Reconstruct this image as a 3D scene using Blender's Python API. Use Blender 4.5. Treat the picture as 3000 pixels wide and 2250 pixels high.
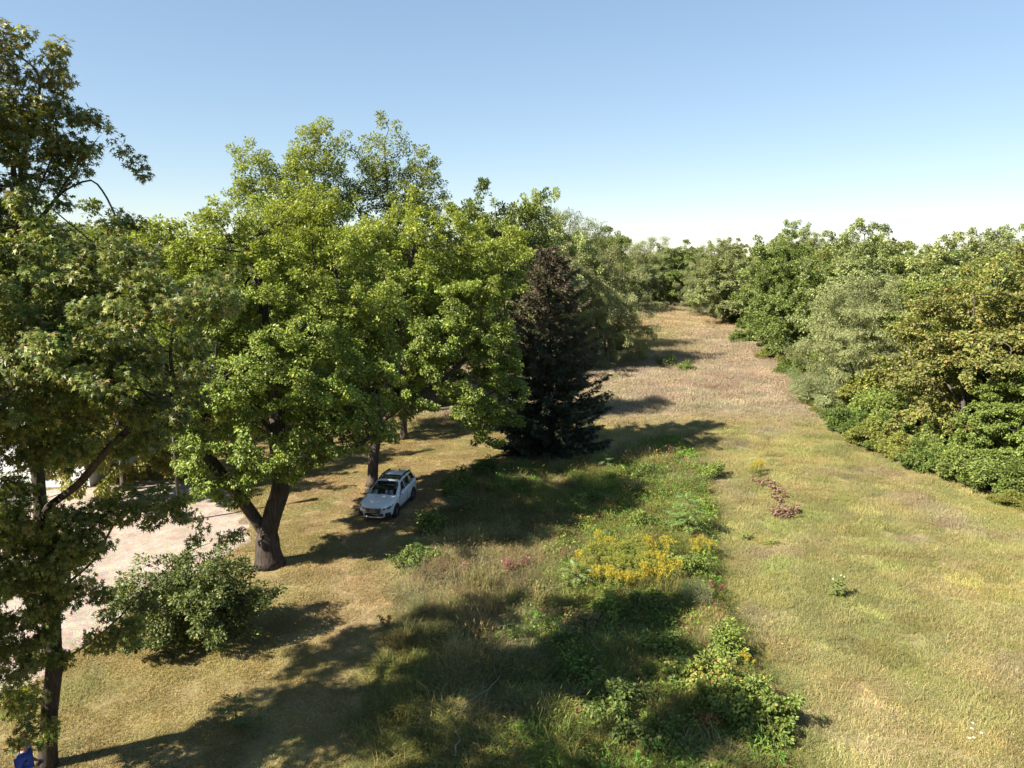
import bpy, math, random
import numpy as np
from mathutils import Vector, Matrix

scene = bpy.context.scene
for o in list(bpy.data.objects):
    bpy.data.objects.remove(o)
COL = scene.collection

# ------------------------------------------------------------------ camera
CAM_H = 13.6
FPX = 2161.0                                  # focal length in pixels of the 3000 px wide photograph
PITCH = math.atan((1125 - 740) / FPX)         # the horizon lies at y = 740
cam_data = bpy.data.cameras.new("camera")
cam_data.sensor_width = 36.0
cam_data.lens = FPX / 3000 * 36
cam_data.clip_start = 0.1
cam_data.clip_end = 6000
cam = bpy.data.objects.new("camera", cam_data)
cam.location = (0, 0, CAM_H)
cam.rotation_euler = (math.pi / 2 - PITCH, 0, 0)
COL.objects.link(cam)
scene.camera = cam

# ------------------------------------------------------------------ sky, sun, exposure
SUN_EL = math.radians(41)
SHADOW_DIR = math.radians(30)                 # shadows fall towards +X, turned this far to +Y
world = bpy.data.worlds.new("World")
scene.world = world
world.use_nodes = True
wn = world.node_tree
bg = wn.nodes["Background"]
sky = wn.nodes.new("ShaderNodeTexSky")
sky.sky_type = 'NISHITA'
sky.sun_disc = False
sky.sun_elevation = SUN_EL
# the sun stands opposite the shadows: direction (-cos, -sin); sky rotation is measured clockwise from +Y
sun_xy = (-math.cos(SHADOW_DIR), -math.sin(SHADOW_DIR))
sky.sun_rotation = math.atan2(sun_xy[0], sun_xy[1])
sky.altitude = 200
sky.air_density = 1.0
sky.dust_density = 0.0
sky.ozone_density = 4.0
gm = wn.nodes.new("ShaderNodeGamma"); gm.inputs["Gamma"].default_value = 0.62      # the camera's softer sky, same over the whole dome
hsv = wn.nodes.new("ShaderNodeHueSaturation"); hsv.inputs["Saturation"].default_value = 1.12
wn.links.new(sky.outputs["Color"], gm.inputs["Color"]); wn.links.new(gm.outputs["Color"], hsv.inputs["Color"])
wn.links.new(hsv.outputs["Color"], bg.inputs["Color"])
bg.inputs["Strength"].default_value = 0.115

sun_data = bpy.data.lights.new("sun", 'SUN')
sun_data.energy = 5.0
sun_data.angle = math.radians(0.53)
sun_data.color = (1.0, 0.93, 0.80)
sun = bpy.data.objects.new("sun", sun_data)
sv = Vector((sun_xy[0] * math.cos(SUN_EL), sun_xy[1] * math.cos(SUN_EL), math.sin(SUN_EL)))
sun.rotation_euler = sv.to_track_quat('Z', 'Y').to_euler()
sun.location = (-30, -20, 60)
COL.objects.link(sun)

vs = scene.view_settings
vs.view_transform = 'Standard'
vs.look = 'None'
vs.gamma = 1.0
vs.use_curve_mapping = False
vs.exposure = 1.45
cy = scene.cycles
cy.max_bounces = 3
cy.diffuse_bounces = 1
cy.glossy_bounces = 2
cy.transmission_bounces = 2
cy.transparent_max_bounces = 4
cy.use_denoising = True
cy.denoiser = 'OPENIMAGEDENOISE'
cy.denoising_input_passes = 'RGB_ALBEDO_NORMAL'
cy.denoising_prefilter = 'ACCURATE'
cy.sample_clamp_indirect = 4.0

# ------------------------------------------------------------------ pixel <-> world helpers
CP, SP = math.cos(PITCH), math.sin(PITCH)


def ray(px, py):
    dx, du = (px - 1500) / FPX, (1125 - py) / FPX
    return dx, CP + du * SP, -SP + du * CP


def G(px, py, z=0.0):
    """ground point seen at a pixel"""
    dx, wy, wz = ray(px, py)
    t = (z - CAM_H) / wz
    return np.array((dx * t, wy * t, z))


def Z(px, py, Y):
    """point on a pixel's ray at distance Y (taken from the thing's own foot)"""
    dx, wy, wz = ray(px, py)
    t = Y / wy
    return np.array((dx * t, Y, CAM_H + wz * t))


# ------------------------------------------------------------------ noise
def vnoise(x, y, seed=0):
    x = np.asarray(x, float); y = np.asarray(y, float)
    xi = np.floor(x).astype(np.int64); yi = np.floor(y).astype(np.int64)
    fx = x - xi; fy = y - yi
    fx = fx * fx * (3 - 2 * fx); fy = fy * fy * (3 - 2 * fy)

    def h(a, b):
        n = (a * 374761393 + b * 668265263 + seed * 1274126177) & 0xffffffff
        n = ((n ^ (n >> 13)) * 1274126177) & 0xffffffff
        return ((n ^ (n >> 16)) & 0xffff) / 65535.0
    return (h(xi, yi) * (1 - fx) + h(xi + 1, yi) * fx) * (1 - fy) + (h(xi, yi + 1) * (1 - fx) + h(xi + 1, yi + 1) * fx) * fy


def fbm(x, y, seed=0, octv=3):
    s = 0; a = 0.5; t = 0
    for i in range(octv):
        s = s + a * vnoise(np.asarray(x) * 2 ** i, np.asarray(y) * 2 ** i, seed + i)
        t += a; a *= 0.5
    return s / t


# ------------------------------------------------------------------ mesh helpers
def make_mesh(name, V, polys, mat=None, tint=None, smooth=False, mats=None, mat_index=None):
    """polys: list of (n,k) index arrays"""
    me = bpy.data.meshes.new(name)
    V = np.asarray(V, np.float32).reshape(-1, 3)
    polys = [np.asarray(p, np.int32) for p in polys if len(p)]
    me.vertices.add(len(V))
    me.vertices.foreach_set("co", V.ravel())
    nl = sum(p.size for p in polys); npoly = sum(len(p) for p in polys)
    me.loops.add(nl); me.polygons.add(npoly)
    li = np.concatenate([p.ravel() for p in polys]) if polys else np.zeros(0, np.int32)
    cnt = np.concatenate([np.full(len(p), p.shape[1], np.int32) for p in polys])
    st = np.concatenate(([0], np.cumsum(cnt)[:-1])).astype(np.int32)
    me.loops.foreach_set("vertex_index", li)
    me.polygons.foreach_set("loop_start", st)
    if tint is not None:
        a = me.attributes.new("tint", 'FLOAT_COLOR', 'POINT')
        t = np.ones((len(V), 4), np.float32); t[:, :3] = tint
        a.data.foreach_set("color", t.ravel())
    for m in (mats or ([mat] if mat else [])):
        me.materials.append(m)
    if mat_index is not None:
        me.polygons.foreach_set("material_index", np.asarray(mat_index, np.int32))
    me.polygons.foreach_set("use_smooth", np.full(npoly, smooth, bool))
    me.update(calc_edges=True)
    return me


def link(name, me, parent=None, loc=(0, 0, 0), rot=(0, 0, 0), scale=(1, 1, 1)):
    o = bpy.data.objects.new(name, me)
    o.location = loc; o.rotation_euler = rot; o.scale = scale
    COL.objects.link(o)
    if parent is not None:
        o.parent = parent
    return o


def thing(name, label, cat, loc=(0, 0, 0), rotz=0.0, group=None, scale=(1, 1, 1)):
    o = bpy.data.objects.new(name, None)
    o.empty_display_size = 0.3
    COL.objects.link(o)
    o.location = loc; o.rotation_euler = (0, 0, rotz); o.scale = scale
    tag(o, label, cat, group)
    return o


def tag(o, label, cat, group=None):
    o["label"] = label; o["category"] = cat
    if group:
        o["group"] = group
    return o


def copy_tree(o, parent=None, label=None, group=None):
    c = o.copy()
    COL.objects.link(c)
    c.parent = parent
    if label:
        c["label"] = label
    if group:
        c["group"] = group
    elif label and "group" in c:
        del c["group"]
    for ch in list(o.children):
        copy_tree(ch, c)
    return c


class MB:
    """collects vertices and faces of one mesh"""
    def __init__(self):
        self.v = []; self.f = []; self.n = 0; self.mi = []

    def add(self, V, Fs, mi=0):
        V = np.asarray(V, float).reshape(-1, 3)
        self.v.append(V)
        for f in Fs:
            self.f.append([i + self.n for i in f]); self.mi.append(mi)
        self.n += len(V)
        return self

    def box(self, c, s, rz=0.0, mi=0, bev=0.0):
        c = np.asarray(c, float); hx, hy, hz = s[0] / 2, s[1] / 2, s[2] / 2
        if bev > 0:
            b = min(bev, hx * .9, hy * .9, hz * .9)
            ring = [(-hx + b, -hy), (hx - b, -hy), (hx, -hy + b), (hx, hy - b), (hx - b, hy), (-hx + b, hy), (-hx, hy - b), (-hx, -hy + b)]
            ringi = [(x * (hx - b) / hx, y * (hy - b) / hy) for x, y in ring]
            V = [(x, y, -hz) for x, y in ringi] + [(x, y, -hz + b) for x, y in ring] + [(x, y, hz - b) for x, y in ring] + [(x, y, hz) for x, y in ringi]
            Fs = [list(range(7, -1, -1)), list(range(24, 32))]
            for k in range(3):
                for i in range(8):
                    j = (i + 1) % 8
                    Fs.append([k * 8 + i, k * 8 + j, k * 8 + 8 + j, k * 8 + 8 + i])
        else:
            V = [(x, y, z) for z in (-hz, hz) for x, y in ((-hx, -hy), (hx, -hy), (hx, hy), (-hx, hy))]
            Fs = [[3, 2, 1, 0], [4, 5, 6, 7], [0, 1, 5, 4], [1, 2, 6, 5], [2, 3, 7, 6], [3, 0, 4, 7]]
        V = np.array(V, float)
        cz, sz = math.cos(rz), math.sin(rz)
        R = np.array(((cz, -sz, 0), (sz, cz, 0), (0, 0, 1)))
        return self.add(V @ R.T + c, Fs, mi)

    def tube(self, pts, rad, sides=6, cap=True, mi=0, phase=0.0):
        V, Fs = tube_geo(np.asarray(pts, float), np.asarray(rad, float), sides, cap, phase)
        return self.add(V, Fs, mi)

    def mesh(self, name, mats, smooth=False):
        me = bpy.data.meshes.new(name)
        me.from_pydata(np.concatenate(self.v).tolist(), [], self.f)
        for m in (mats if isinstance(mats, (list, tuple)) else [mats]):
            me.materials.append(m)
        me.polygons.foreach_set("material_index", np.asarray(self.mi, np.int32))
        me.polygons.foreach_set("use_smooth", np.full(len(self.f), smooth, bool))
        me.update()
        return me


def tube_geo(P, R, sides=6, cap=True, phase=0.0):
    n = len(P)
    if R.ndim == 0:
        R = np.full(n, float(R))
    T = np.gradient(P, axis=0)
    T /= np.linalg.norm(T, axis=1)[:, None] + 1e-9
    up = np.array((0, 0, 1.0)) if abs(T[0, 2]) < 0.9 else np.array((1.0, 0, 0))
    V = []
    a = np.arange(sides) * 2 * math.pi / sides + phase
    u = np.cross(up, T[0]); u /= np.linalg.norm(u)
    for i in range(n):
        u = u - T[i] * u.dot(T[i]); u /= np.linalg.norm(u) + 1e-9
        w = np.cross(T[i], u)
        V.append(P[i] + R[i] * (np.cos(a)[:, None] * u + np.sin(a)[:, None] * w))
    Fs = []
    for i in range(n - 1):
        for k in range(sides):
            j = (k + 1) % sides
            Fs.append([i * sides + k, i * sides + j, (i + 1) * sides + j, (i + 1) * sides + k])
    if cap:
        Fs.append(list(range(sides - 1, -1, -1)))
        Fs.append([(n - 1) * sides + k for k in range(sides)])
    return np.concatenate(V), Fs


# ------------------------------------------------------------------ materials
def nodes_of(m):
    m.use_nodes = True
    nt = m.node_tree
    return nt, nt.nodes, nt.links


def simple_mat(name, color, rough=0.6, metal=0.0, spec=0.5, noise=None, bump=0.0, scale=8.0, coat=0.0):
    m = bpy.data.materials.new(name)
    nt, N, L = nodes_of(m)
    b = N["Principled BSDF"]
    b.inputs["Base Color"].default_value = (*color, 1)
    b.inputs["Roughness"].default_value = rough
    b.inputs["Metallic"].default_value = metal
    b.inputs["Specular IOR Level"].default_value = spec
    b.inputs["Coat Weight"].default_value = coat
    if noise or bump:
        tc = N.new("ShaderNodeTexCoord")
        nz = N.new("ShaderNodeTexNoise"); nz.inputs["Scale"].default_value = scale; nz.inputs["Detail"].default_value = 6
        L.new(tc.outputs["Object"], nz.inputs["Vector"])
        if noise:
            mx = N.new("ShaderNodeMix"); mx.data_type = 'RGBA'
            mx.inputs[6].default_value = (*color, 1); mx.inputs[7].default_value = (*noise, 1)
            rp = N.new("ShaderNodeMapRange"); rp.inputs[1].default_value = 0.35; rp.inputs[2].default_value = 0.65
            L.new(nz.outputs["Fac"], rp.inputs[0]); L.new(rp.outputs[0], mx.inputs[0])
            L.new(mx.outputs[2], b.inputs["Base Color"])
        if bump:
            bp = N.new("ShaderNodeBump"); bp.inputs["Strength"].default_value = bump; bp.inputs["Distance"].default_value = 0.03
            L.new(nz.outputs["Fac"], bp.inputs["Height"]); L.new(bp.outputs[0], b.inputs["Normal"])
    return m


def leaf_mat(name, trans=0.35, rough=0.5, spec=0.4, instancer=False, objvar=0.0, tcol=(1.25, 1.3, 0.45)):
    m = bpy.data.materials.new(name)
    nt, N, L = nodes_of(m)
    b = N["Principled BSDF"]; out = N["Material Output"]
    at = N.new("ShaderNodeAttribute"); at.attribute_name = "tint"
    at.attribute_type = 'INSTANCER' if instancer else 'GEOMETRY'
    colour = at.outputs["Color"]
    if instancer:                       # the blade's own tone times the tuft's tone
        a2 = N.new("ShaderNodeAttribute"); a2.attribute_name = "tint"; a2.attribute_type = 'GEOMETRY'
        mu = N.new("ShaderNodeMix"); mu.data_type = 'RGBA'; mu.blend_type = 'MULTIPLY'; mu.inputs[0].default_value = 1
        L.new(colour, mu.inputs[6]); L.new(a2.outputs["Color"], mu.inputs[7])
        colour = mu.outputs[2]
    if objvar:
        oi = N.new("ShaderNodeObjectInfo")
        mr = N.new("ShaderNodeMapRange"); mr.inputs[3].default_value = 1 - objvar; mr.inputs[4].default_value = 1 + objvar
        L.new(oi.outputs["Random"], mr.inputs[0])
        hs = N.new("ShaderNodeHueSaturation")
        mh = N.new("ShaderNodeMapRange"); mh.inputs[3].default_value = 0.5 - objvar * 0.09; mh.inputs[4].default_value = 0.5 + objvar * 0.06
        rr = N.new("ShaderNodeMath"); rr.operation = 'MULTIPLY'; rr.inputs[1].default_value = 7.31
        fr = N.new("ShaderNodeMath"); fr.operation = 'FRACT'
        L.new(oi.outputs["Random"], rr.inputs[0]); L.new(rr.outputs[0], fr.inputs[0]); L.new(fr.outputs[0], mh.inputs[0])
        L.new(mr.outputs[0], hs.inputs["Value"]); L.new(mh.outputs[0], hs.inputs["Hue"])
        L.new(colour, hs.inputs["Color"])
        colour = hs.outputs["Color"]
    L.new(colour, b.inputs["Base Color"])
    b.inputs["Roughness"].default_value = rough
    b.inputs["Specular IOR Level"].default_value = spec
    if trans > 0:
        tr = N.new("ShaderNodeBsdfTranslucent")
        mu = N.new("ShaderNodeMix"); mu.data_type = 'RGBA'; mu.blend_type = 'MULTIPLY'; mu.inputs[0].default_value = 1
        mu.inputs[7].default_value = (*tcol, 1)
        L.new(colour, mu.inputs[6]); L.new(mu.outputs[2], tr.inputs["Color"])
        ms = N.new("ShaderNodeMixShader"); ms.inputs[0].default_value = trans
        L.new(b.outputs[0], ms.inputs[1]); L.new(tr.outputs[0], ms.inputs[2])
        L.new(ms.outputs[0], out.inputs["Surface"])
    return m


def bark_mat(name, c1, c2, scale=1.0):
    m = bpy.data.materials.new(name)
    nt, N, L = nodes_of(m)
    b = N["Principled BSDF"]
    tc = N.new("ShaderNodeTexCoord")
    mp = N.new("ShaderNodeMapping"); mp.inputs["Scale"].default_value = (14 * scale, 14 * scale, 1.6 * scale)
    nz = N.new("ShaderNodeTexNoise"); nz.inputs["Scale"].default_value = 1.0; nz.inputs["Detail"].default_value = 8; nz.inputs["Roughness"].default_value = 0.65
    L.new(tc.outputs["Object"], mp.inputs["Vector"]); L.new(mp.outputs[0], nz.inputs["Vector"])
    cr = N.new("ShaderNodeValToRGB")
    cr.color_ramp.elements[0].position = 0.35; cr.color_ramp.elements[0].color = (*c1, 1)
    cr.color_ramp.elements[1].position = 0.68; cr.color_ramp.elements[1].color = (*c2, 1)
    L.new(nz.outputs["Fac"], cr.inputs[0]); L.new(cr.outputs[0], b.inputs["Base Color"])
    bp = N.new("ShaderNodeBump"); bp.inputs["Strength"].default_value = 0.9; bp.inputs["Distance"].default_value = 0.04
    L.new(nz.outputs["Fac"], bp.inputs["Height"]); L.new(bp.outputs[0], b.inputs["Normal"])
    b.inputs["Roughness"].default_value = 0.9
    b.inputs["Specular IOR Level"].default_value = 0.2
    return m


M_LEAF = leaf_mat("leaf", 0.30, 0.42, 0.35)
M_LEAFV = leaf_mat("leaf_varied", 0.28, 0.5, 0.3, objvar=0.16)
M_NEEDLE = leaf_mat("needle", 0.08, 0.6, 0.3)
M_GRASS = leaf_mat("grass_blade", 0.22, 0.6, 0.25, instancer=True, tcol=(1.15, 1.15, 0.6))
M_PLANT = leaf_mat("plant_leaf", 0.32, 0.5, 0.35)
M_BARK = bark_mat("bark_grey", (0.045, 0.036, 0.028), (0.16, 0.13, 0.105))
M_BARKD = bark_mat("bark_dark", (0.03, 0.024, 0.02), (0.10, 0.08, 0.065))
M_BARKP = bark_mat("bark_pale", (0.09, 0.075, 0.055), (0.27, 0.23, 0.18))
# ------------------------------------------------------------------ tree generator
def ball(rng, n, shell=0.0):
    d = rng.normal(size=(n, 3)); d /= np.linalg.norm(d, axis=1)[:, None]
    r = rng.uniform(shell ** 3, 1, n) ** (1 / 3)
    return d * r[:, None]


def attractors(rng, lobes, n, clump=0.8, per=9, shell=0.45, flat=0.55, shoots=0.3, shoot_len=1.0):
    """points in clumps spread through a list of ellipsoid lobes (cx,cy,cz,rx,ry,rz), with single shoots standing out"""
    L = np.array(lobes, float)
    vol = (L[:, 3] * L[:, 4] * L[:, 5]) ** 0.8
    nc = max(4, n // per)
    k = rng.choice(len(L), nc, p=vol / vol.sum())
    d = ball(rng, nc, shell)
    c = L[k, :3] + d * L[k, 3:] * rng.choice((0.75, 1.0, 1.15, 1.35), nc, p=(0.25, 0.4, 0.22, 0.13))[:, None]
    p = np.repeat(c, per, 0) + ball(rng, nc * per) * np.array((1, 1, flat)) * clump * rng.uniform(0.5, 1.35, nc).repeat(per)[:, None]
    out = np.nonzero((np.linalg.norm(d, axis=1) > 0.72) & (rng.uniform(size=nc) < shoots))[0]
    if len(out):
        sd = unit(d[out] + np.array((0, 0, 0.75)) + rng.normal(scale=0.3, size=(len(out), 3)))
        ln = shoot_len * rng.uniform(0.5, 1.3, len(out))
        p = np.concatenate([p] + [c[out] + sd * (ln * q)[:, None] for q in (0.3, 0.55, 0.8, 1.0)])
    return p[p[:, 2] > 0.35]


def dist2(a, b):
    return np.maximum((a * a).sum(1)[:, None] + (b * b).sum(1)[None] - 2 * a @ b.T, 0)


def colonize(skel, attr, D, kill, maxit=90, up=0.08, rng=None):
    """skel: list of polylines; the first starts at the root, others start near an existing node"""
    nodes = []; par = []
    for li, pl in enumerate(skel):
        pl = np.asarray(pl, float)
        # resample
        seg = np.linalg.norm(np.diff(pl, axis=0), axis=1); s = np.concatenate(([0], np.cumsum(seg)))
        m = max(2, int(s[-1] / D) + 1)
        t = np.linspace(0, s[-1], m)
        q = np.stack([np.interp(t, s, pl[:, i]) for i in range(3)], 1)
        if li == 0:
            prev = -1; start = 0
        else:
            prev = int(np.argmin(((np.array(nodes) - q[0]) ** 2).sum(1))); start = 1
        for i in range(start, m):
            nodes.append(q[i]); par.append(prev); prev = len(nodes) - 1
    nskel = len(nodes)
    N = np.array(nodes); P = list(par)
    A = attr.copy()
    base_z = N[0, 2]
    # the lowest part of the stem never branches
    d2 = dist2(A, N)
    near = d2.argmin(1); best = d2.min(1)
    nch = np.zeros(len(N), int)
    for it in range(maxit):
        if len(A) == 0:
            break
        v = A - N[near]; l = np.linalg.norm(v, axis=1) + 1e-9; v /= l[:, None]
        acc = np.zeros((len(N), 3)); np.add.at(acc, near, v)
        idx = np.unique(near)
        idx = idx[nch[idx] < 4]
        if len(idx) == 0:
            break
        dirs = acc[idx] + rng.normal(scale=0.18, size=(len(idx), 3)) + np.array((0, 0, up))
        dirs /= np.linalg.norm(dirs, axis=1)[:, None] + 1e-9
        new = N[idx] + dirs * D
        nch[idx] += 1
        base = len(N)
        N = np.concatenate((N, new)); P.extend(idx.tolist()); nch = np.concatenate((nch, np.zeros(len(new), int)))
        dn = dist2(A, new)
        j = dn.argmin(1); b = dn.min(1)
        cl = b < best
        near = np.where(cl, base + j, near); best = np.where(cl, b, best)
        keep = best > kill * kill
        # points whose nearest node is exhausted are dropped
        keep &= nch[near] < 4
        A, near, best = A[keep], near[keep], best[keep]
    return N, np.array(P), nskel


def wood_stats(N, P, r_tip, expo):
    n = len(N)
    acc = np.zeros(n); size = np.ones(n)
    has = np.zeros(n, bool)
    has[P[P >= 0]] = True
    acc[~has] = r_tip ** expo
    for i in range(n - 1, 0, -1):
        acc[P[i]] += acc[i]; size[P[i]] += size[i]
    return acc ** (1 / expo), size


def wood_mesh(name, N, P, R, members, mat, sides_big=9, min_r=0.0, flare=None):
    """tubes along the chains of the given node set"""
    mset = np.zeros(len(N), bool); mset[members] = True
    mset &= R >= min_r
    kids = {}
    for i in np.nonzero(mset)[0]:
        kids.setdefault(int(P[i]), []).append(int(i))
    starts = [i for i in np.nonzero(mset)[0] if P[i] < 0 or not mset[P[i]]]
    mb = MB()
    stack = [(int(s), int(P[s])) for s in starts]
    while stack:
        s, p = stack.pop()
        chain = ([p] if p >= 0 else []) + [s]
        rad = ([min(R[p], R[s] * 1.15)] if p >= 0 else []) + [R[s]]
        c = s
        while c in kids:
            ks = sorted(kids[c], key=lambda i: -R[i])
            for k in ks[1:]:
                stack.append((k, c))
            c = ks[0]; chain.append(c); rad.append(R[c])
        if len(chain) < 2:
            continue
        pts = N[chain].copy(); rad = np.array(rad)
        if len(pts) > 4:
            pts[1:-1] = pts[1:-1] * 0.5 + 0.25 * (pts[:-2] + pts[2:])
        rad[-1] *= 0.6
        if flare and p < 0:
            h = pts[:, 2] - pts[0, 2]
            rad = rad * (1 + flare * np.exp(-h / 0.45))
        rm = rad.max()
        mb.tube(pts, rad, sides_big if rm > 0.12 else (6 if rm > 0.04 else 4), cap=rm > 0.03)
    if mb.n == 0:
        return None
    return mb.mesh(name, mat, smooth=True)


RHOMB = (np.array([(0, 0, 0), (0.45, -0.31, 0.07), (1, 0, -0.06), (0.45, 0.31, 0.07)]), np.array([(0, 1, 2), (0, 2, 3)]))
OVATE = (np.array([(0, 0, 0), (0.3, -0.3, 0.06), (0.75, -0.2, 0.03), (1, 0, -0.08), (0.75, 0.2, 0.03), (0.3, 0.3, 0.06), (0.5, 0, -0.03)]),
         np.array([(0, 1, 6), (1, 2, 6), (2, 3, 6), (3, 4, 6), (4, 5, 6), (5, 0, 6)]))
MAPLE = (np.array([(0.05, 0, 0), (0.35, -0.13, 0.03), (1.05, 0, -0.1), (0.35, 0.13, 0.03), (0.66, -0.52, -0.05), (0.5, -0.07, 0.02),
                   (0.66, 0.52, -0.05), (0.5, 0.07, 0.02), (0.1, -0.42, -0.04), (0.1, 0.42, -0.04)]),
         np.array([(1, 2, 3), (0, 4, 5), (0, 7, 6), (0, 8, 1), (0, 3, 9)]))
LANCE = (np.array([(0, 0, 0), (0.5, -0.11, 0.03), (1, 0, -0.1), (0.5, 0.11, 0.03)]), np.array([(0, 1, 2), (0, 2, 3)]))


def unit(a):
    return a / (np.linalg.norm(a, axis=-1, keepdims=True) + 1e-9)


def leaf_frames(rng, along, normal):
    a = unit(along)
    n = normal - a * (normal * a).sum(1, keepdims=True)
    n = unit(n)
    s = np.cross(n, a)
    return np.stack((a, s, n), 1)       # rows are the axes


def leaves_geo(pos, fr, size, tpl):
    tv, tf = tpl
    V = pos[:, None, :] + np.einsum('kj,njc->nkc', tv, fr) * size[:, None, None]
    k = len(tv)
    F = tf[None] + (np.arange(len(pos)) * k)[:, None, None]
    return V.reshape(-1, 3), F.reshape(-1, tf.shape[1])


def palette(rng, n, cols, w, jit=0.18, group=None, grp_jit=0.15):
    cols = np.array(cols, float); w = np.array(w, float)
    k = rng.choice(len(cols), n, p=w / w.sum())
    c = cols[k] * np.exp(rng.normal(scale=jit, size=(n, 1)))
    if group is not None:
        g = np.exp(rng.normal(scale=grp_jit, size=(group.max() + 1, 1)))
        c = c * g[group]
    return c


class Tree:
    """grows a stem and crown; build() links trunk, limbs and crown as parts"""
    def __init__(self, seed, skel, lobes, n_attr=700, D=0.42, kill=0.55, clump=0.9, per=9, flat=0.55, shell=0.45,
                 n_leaf=40000, leaf=0.14, tpl=RHOMB, cols=None, w=None, spread=0.36, droop=0.35, upn=0.8, rn=0.5,
                 r_tip=0.011, expo=2.25, r_base=None, young=7, up=0.08, jit=0.16, grp_jit=0.14, min_r=0.016, maxit=90, bark=None, outer=None, shoots=0.3, shoot_len=1.0):
        rng = np.random.default_rng(seed)
        self.rng = rng
        A = attractors(rng, lobes, n_attr, clump, per, shell, flat, shoots, shoot_len)
        N, P, ns = colonize(skel, A, D, kill, maxit, up, rng)
        R, S = wood_stats(N, P, r_tip, expo)
        if r_base:
            # bring the whole taper to the trunk's measured thickness
            f = np.log(r_base / r_tip) / np.log(R[0] / r_tip)
            R = r_tip * (R / r_tip) ** f
        self.N, self.P, self.R, self.S, self.ns = N, P, R, S, ns
        self.bark = bark or M_BARK
        self.min_r = min_r
        idx = np.nonzero((S <= young) & (np.arange(len(N)) >= 1))[0]
        # weight twigs: ends carry most leaves
        wt = 1.0 / (S[idx] ** 0.5)
        k = rng.choice(len(idx), n_leaf, p=wt / wt.sum())
        node = idx[k]
        pd = unit(N[node] - N[np.maximum(P[node], 0)])
        off = ball(rng, n_leaf, 0.2) * np.array((1, 1, 0.75)) * spread
        pos = N[node] + off + pd * spread * 0.3
        keep = pos[:, 2] > 0.15
        node, pos, off, pd = node[keep], pos[keep], off[keep], pd[keep]
        n = len(pos)
        cen = np.array(lobes)[:, :3].mean(0)
        out = unit(pos - cen)
        along = unit(off) * 0.9 + out * 0.5 + rng.normal(scale=0.45, size=(n, 3)) + np.array((0, 0, -droop))
        normal = np.array((0, 0, upn)) + out * 0.7 + rng.normal(scale=rn, size=(n, 3))
        self.fr = leaf_frames(rng, along, normal)
        self.pos = pos
        self.size = leaf * rng.uniform(0.65, 1.3, n)
        # a twig's leaves share a tone: group by the nearest clump
        grp = (np.floor(N[node] / 1.1) @ np.array((73856093, 19349663, 83492791))).astype(np.int64) % 997
        grp = grp.astype(int)
        self.tint = palette(rng, n, cols, w, jit, grp, grp_jit)
        if outer is not None:               # crown tops get a yellowed tint, with sunlit brightness put into the colour
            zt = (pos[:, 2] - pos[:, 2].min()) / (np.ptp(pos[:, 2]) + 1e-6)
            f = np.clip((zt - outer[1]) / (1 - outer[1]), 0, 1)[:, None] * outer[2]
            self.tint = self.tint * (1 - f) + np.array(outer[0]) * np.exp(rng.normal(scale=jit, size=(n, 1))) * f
        self.tpl = tpl

    def build(self, parent, mat=None, flare=0.35, split_limbs=True, singles=0, eye=None):
        mat = mat or M_LEAF
        N, P, R, ns = self.N, self.P, self.R, self.ns
        # trunk: the skeleton nodes; every limb grows out of it
        root_of = np.full(len(N), -1)
        for i in range(ns, len(N)):
            root_of[i] = i if P[i] < ns else root_of[P[i]]
        trunk = np.arange(ns)
        if split_limbs:
            roots = [r for r in np.unique(root_of[ns:]) if R[r] >= max(0.035, self.min_r)]
            roots = sorted(roots, key=lambda r: -R[r])[:40]
        else:
            roots = []
        small = [i for i in range(ns, len(N)) if root_of[i] not in set(roots)]
        me = wood_mesh("trunk", N, P, R, np.concatenate((trunk, np.array(small, int))), self.bark, 12, self.min_r, flare)
        o = link("trunk", me, parent)
        for r in roots:
            mm = np.nonzero(root_of == r)[0]
            me = wood_mesh("limb", N, P, R, mm, self.bark, 8, self.min_r)
            if me:
                link("limb", me, parent)
        pos, fr, size, tint = self.pos, self.fr, self.size, self.tint
        sel = None
        if singles and eye is not None:
            # the leaves that show largest stand as leaves of their own
            d = np.linalg.norm(pos - np.array(eye), axis=1) / size
            sel = np.argsort(d)[:singles]
        rest = np.ones(len(pos), bool)
        if sel is not None:
            rest[sel] = False
        V, F = leaves_geo(pos[rest], fr[rest], size[rest], self.tpl)
        me = make_mesh("crown", V, [F], mat, np.repeat(tint[rest], len(self.tpl[0]), 0))
        c = link("crown", me, parent)
        if sel is not None:
            tones = []
            for q in range(8):
                tn = tint[sel[q * len(sel) // 8]]
                lv, lf = self.tpl
                tones.append(make_mesh("leaf", lv, [lf], mat, np.repeat(tn[None], len(lv), 0)))
            for q, i in enumerate(sel):
                o = bpy.data.objects.new("leaf", tones[q % 8])
                M = np.eye(4); M[:3, :3] = fr[i].T * size[i]; M[:3, 3] = pos[i]
                COL.objects.link(o); o.parent = c
                o.matrix_local = Matrix(M.tolist())
        return parent


def local(base, pts):
    b = np.array((base[0], base[1], 0.0))
    return [np.asarray(p, float) - b for p in pts]


def plobe(base, px, py, Y, r, fz=0.8, fy=1.0):
    """crown lobe seen at a pixel, Y metres away, radius r, in the tree's own frame"""
    c = Z(px, py, Y) - np.array((base[0], base[1], 0))
    return (*c, r, r * fy, r * fz)
# ------------------------------------------------------------------ zones of the ground
def inpoly(x, y, poly):
    x = np.asarray(x); y = np.asarray(y)
    r = np.zeros(x.shape, bool)
    n = len(poly)
    for i in range(n):
        x1, y1 = poly[i]; x2, y2 = poly[(i + 1) % n]
        c = ((y1 > y) != (y2 > y)) & (x < (x2 - x1) * (y - y1) / (y2 - y1 + 1e-12) + x1)
        r ^= c
    return r


def gpoly(pts):
    return [tuple(G(*p)[:2]) for p in pts]


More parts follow.
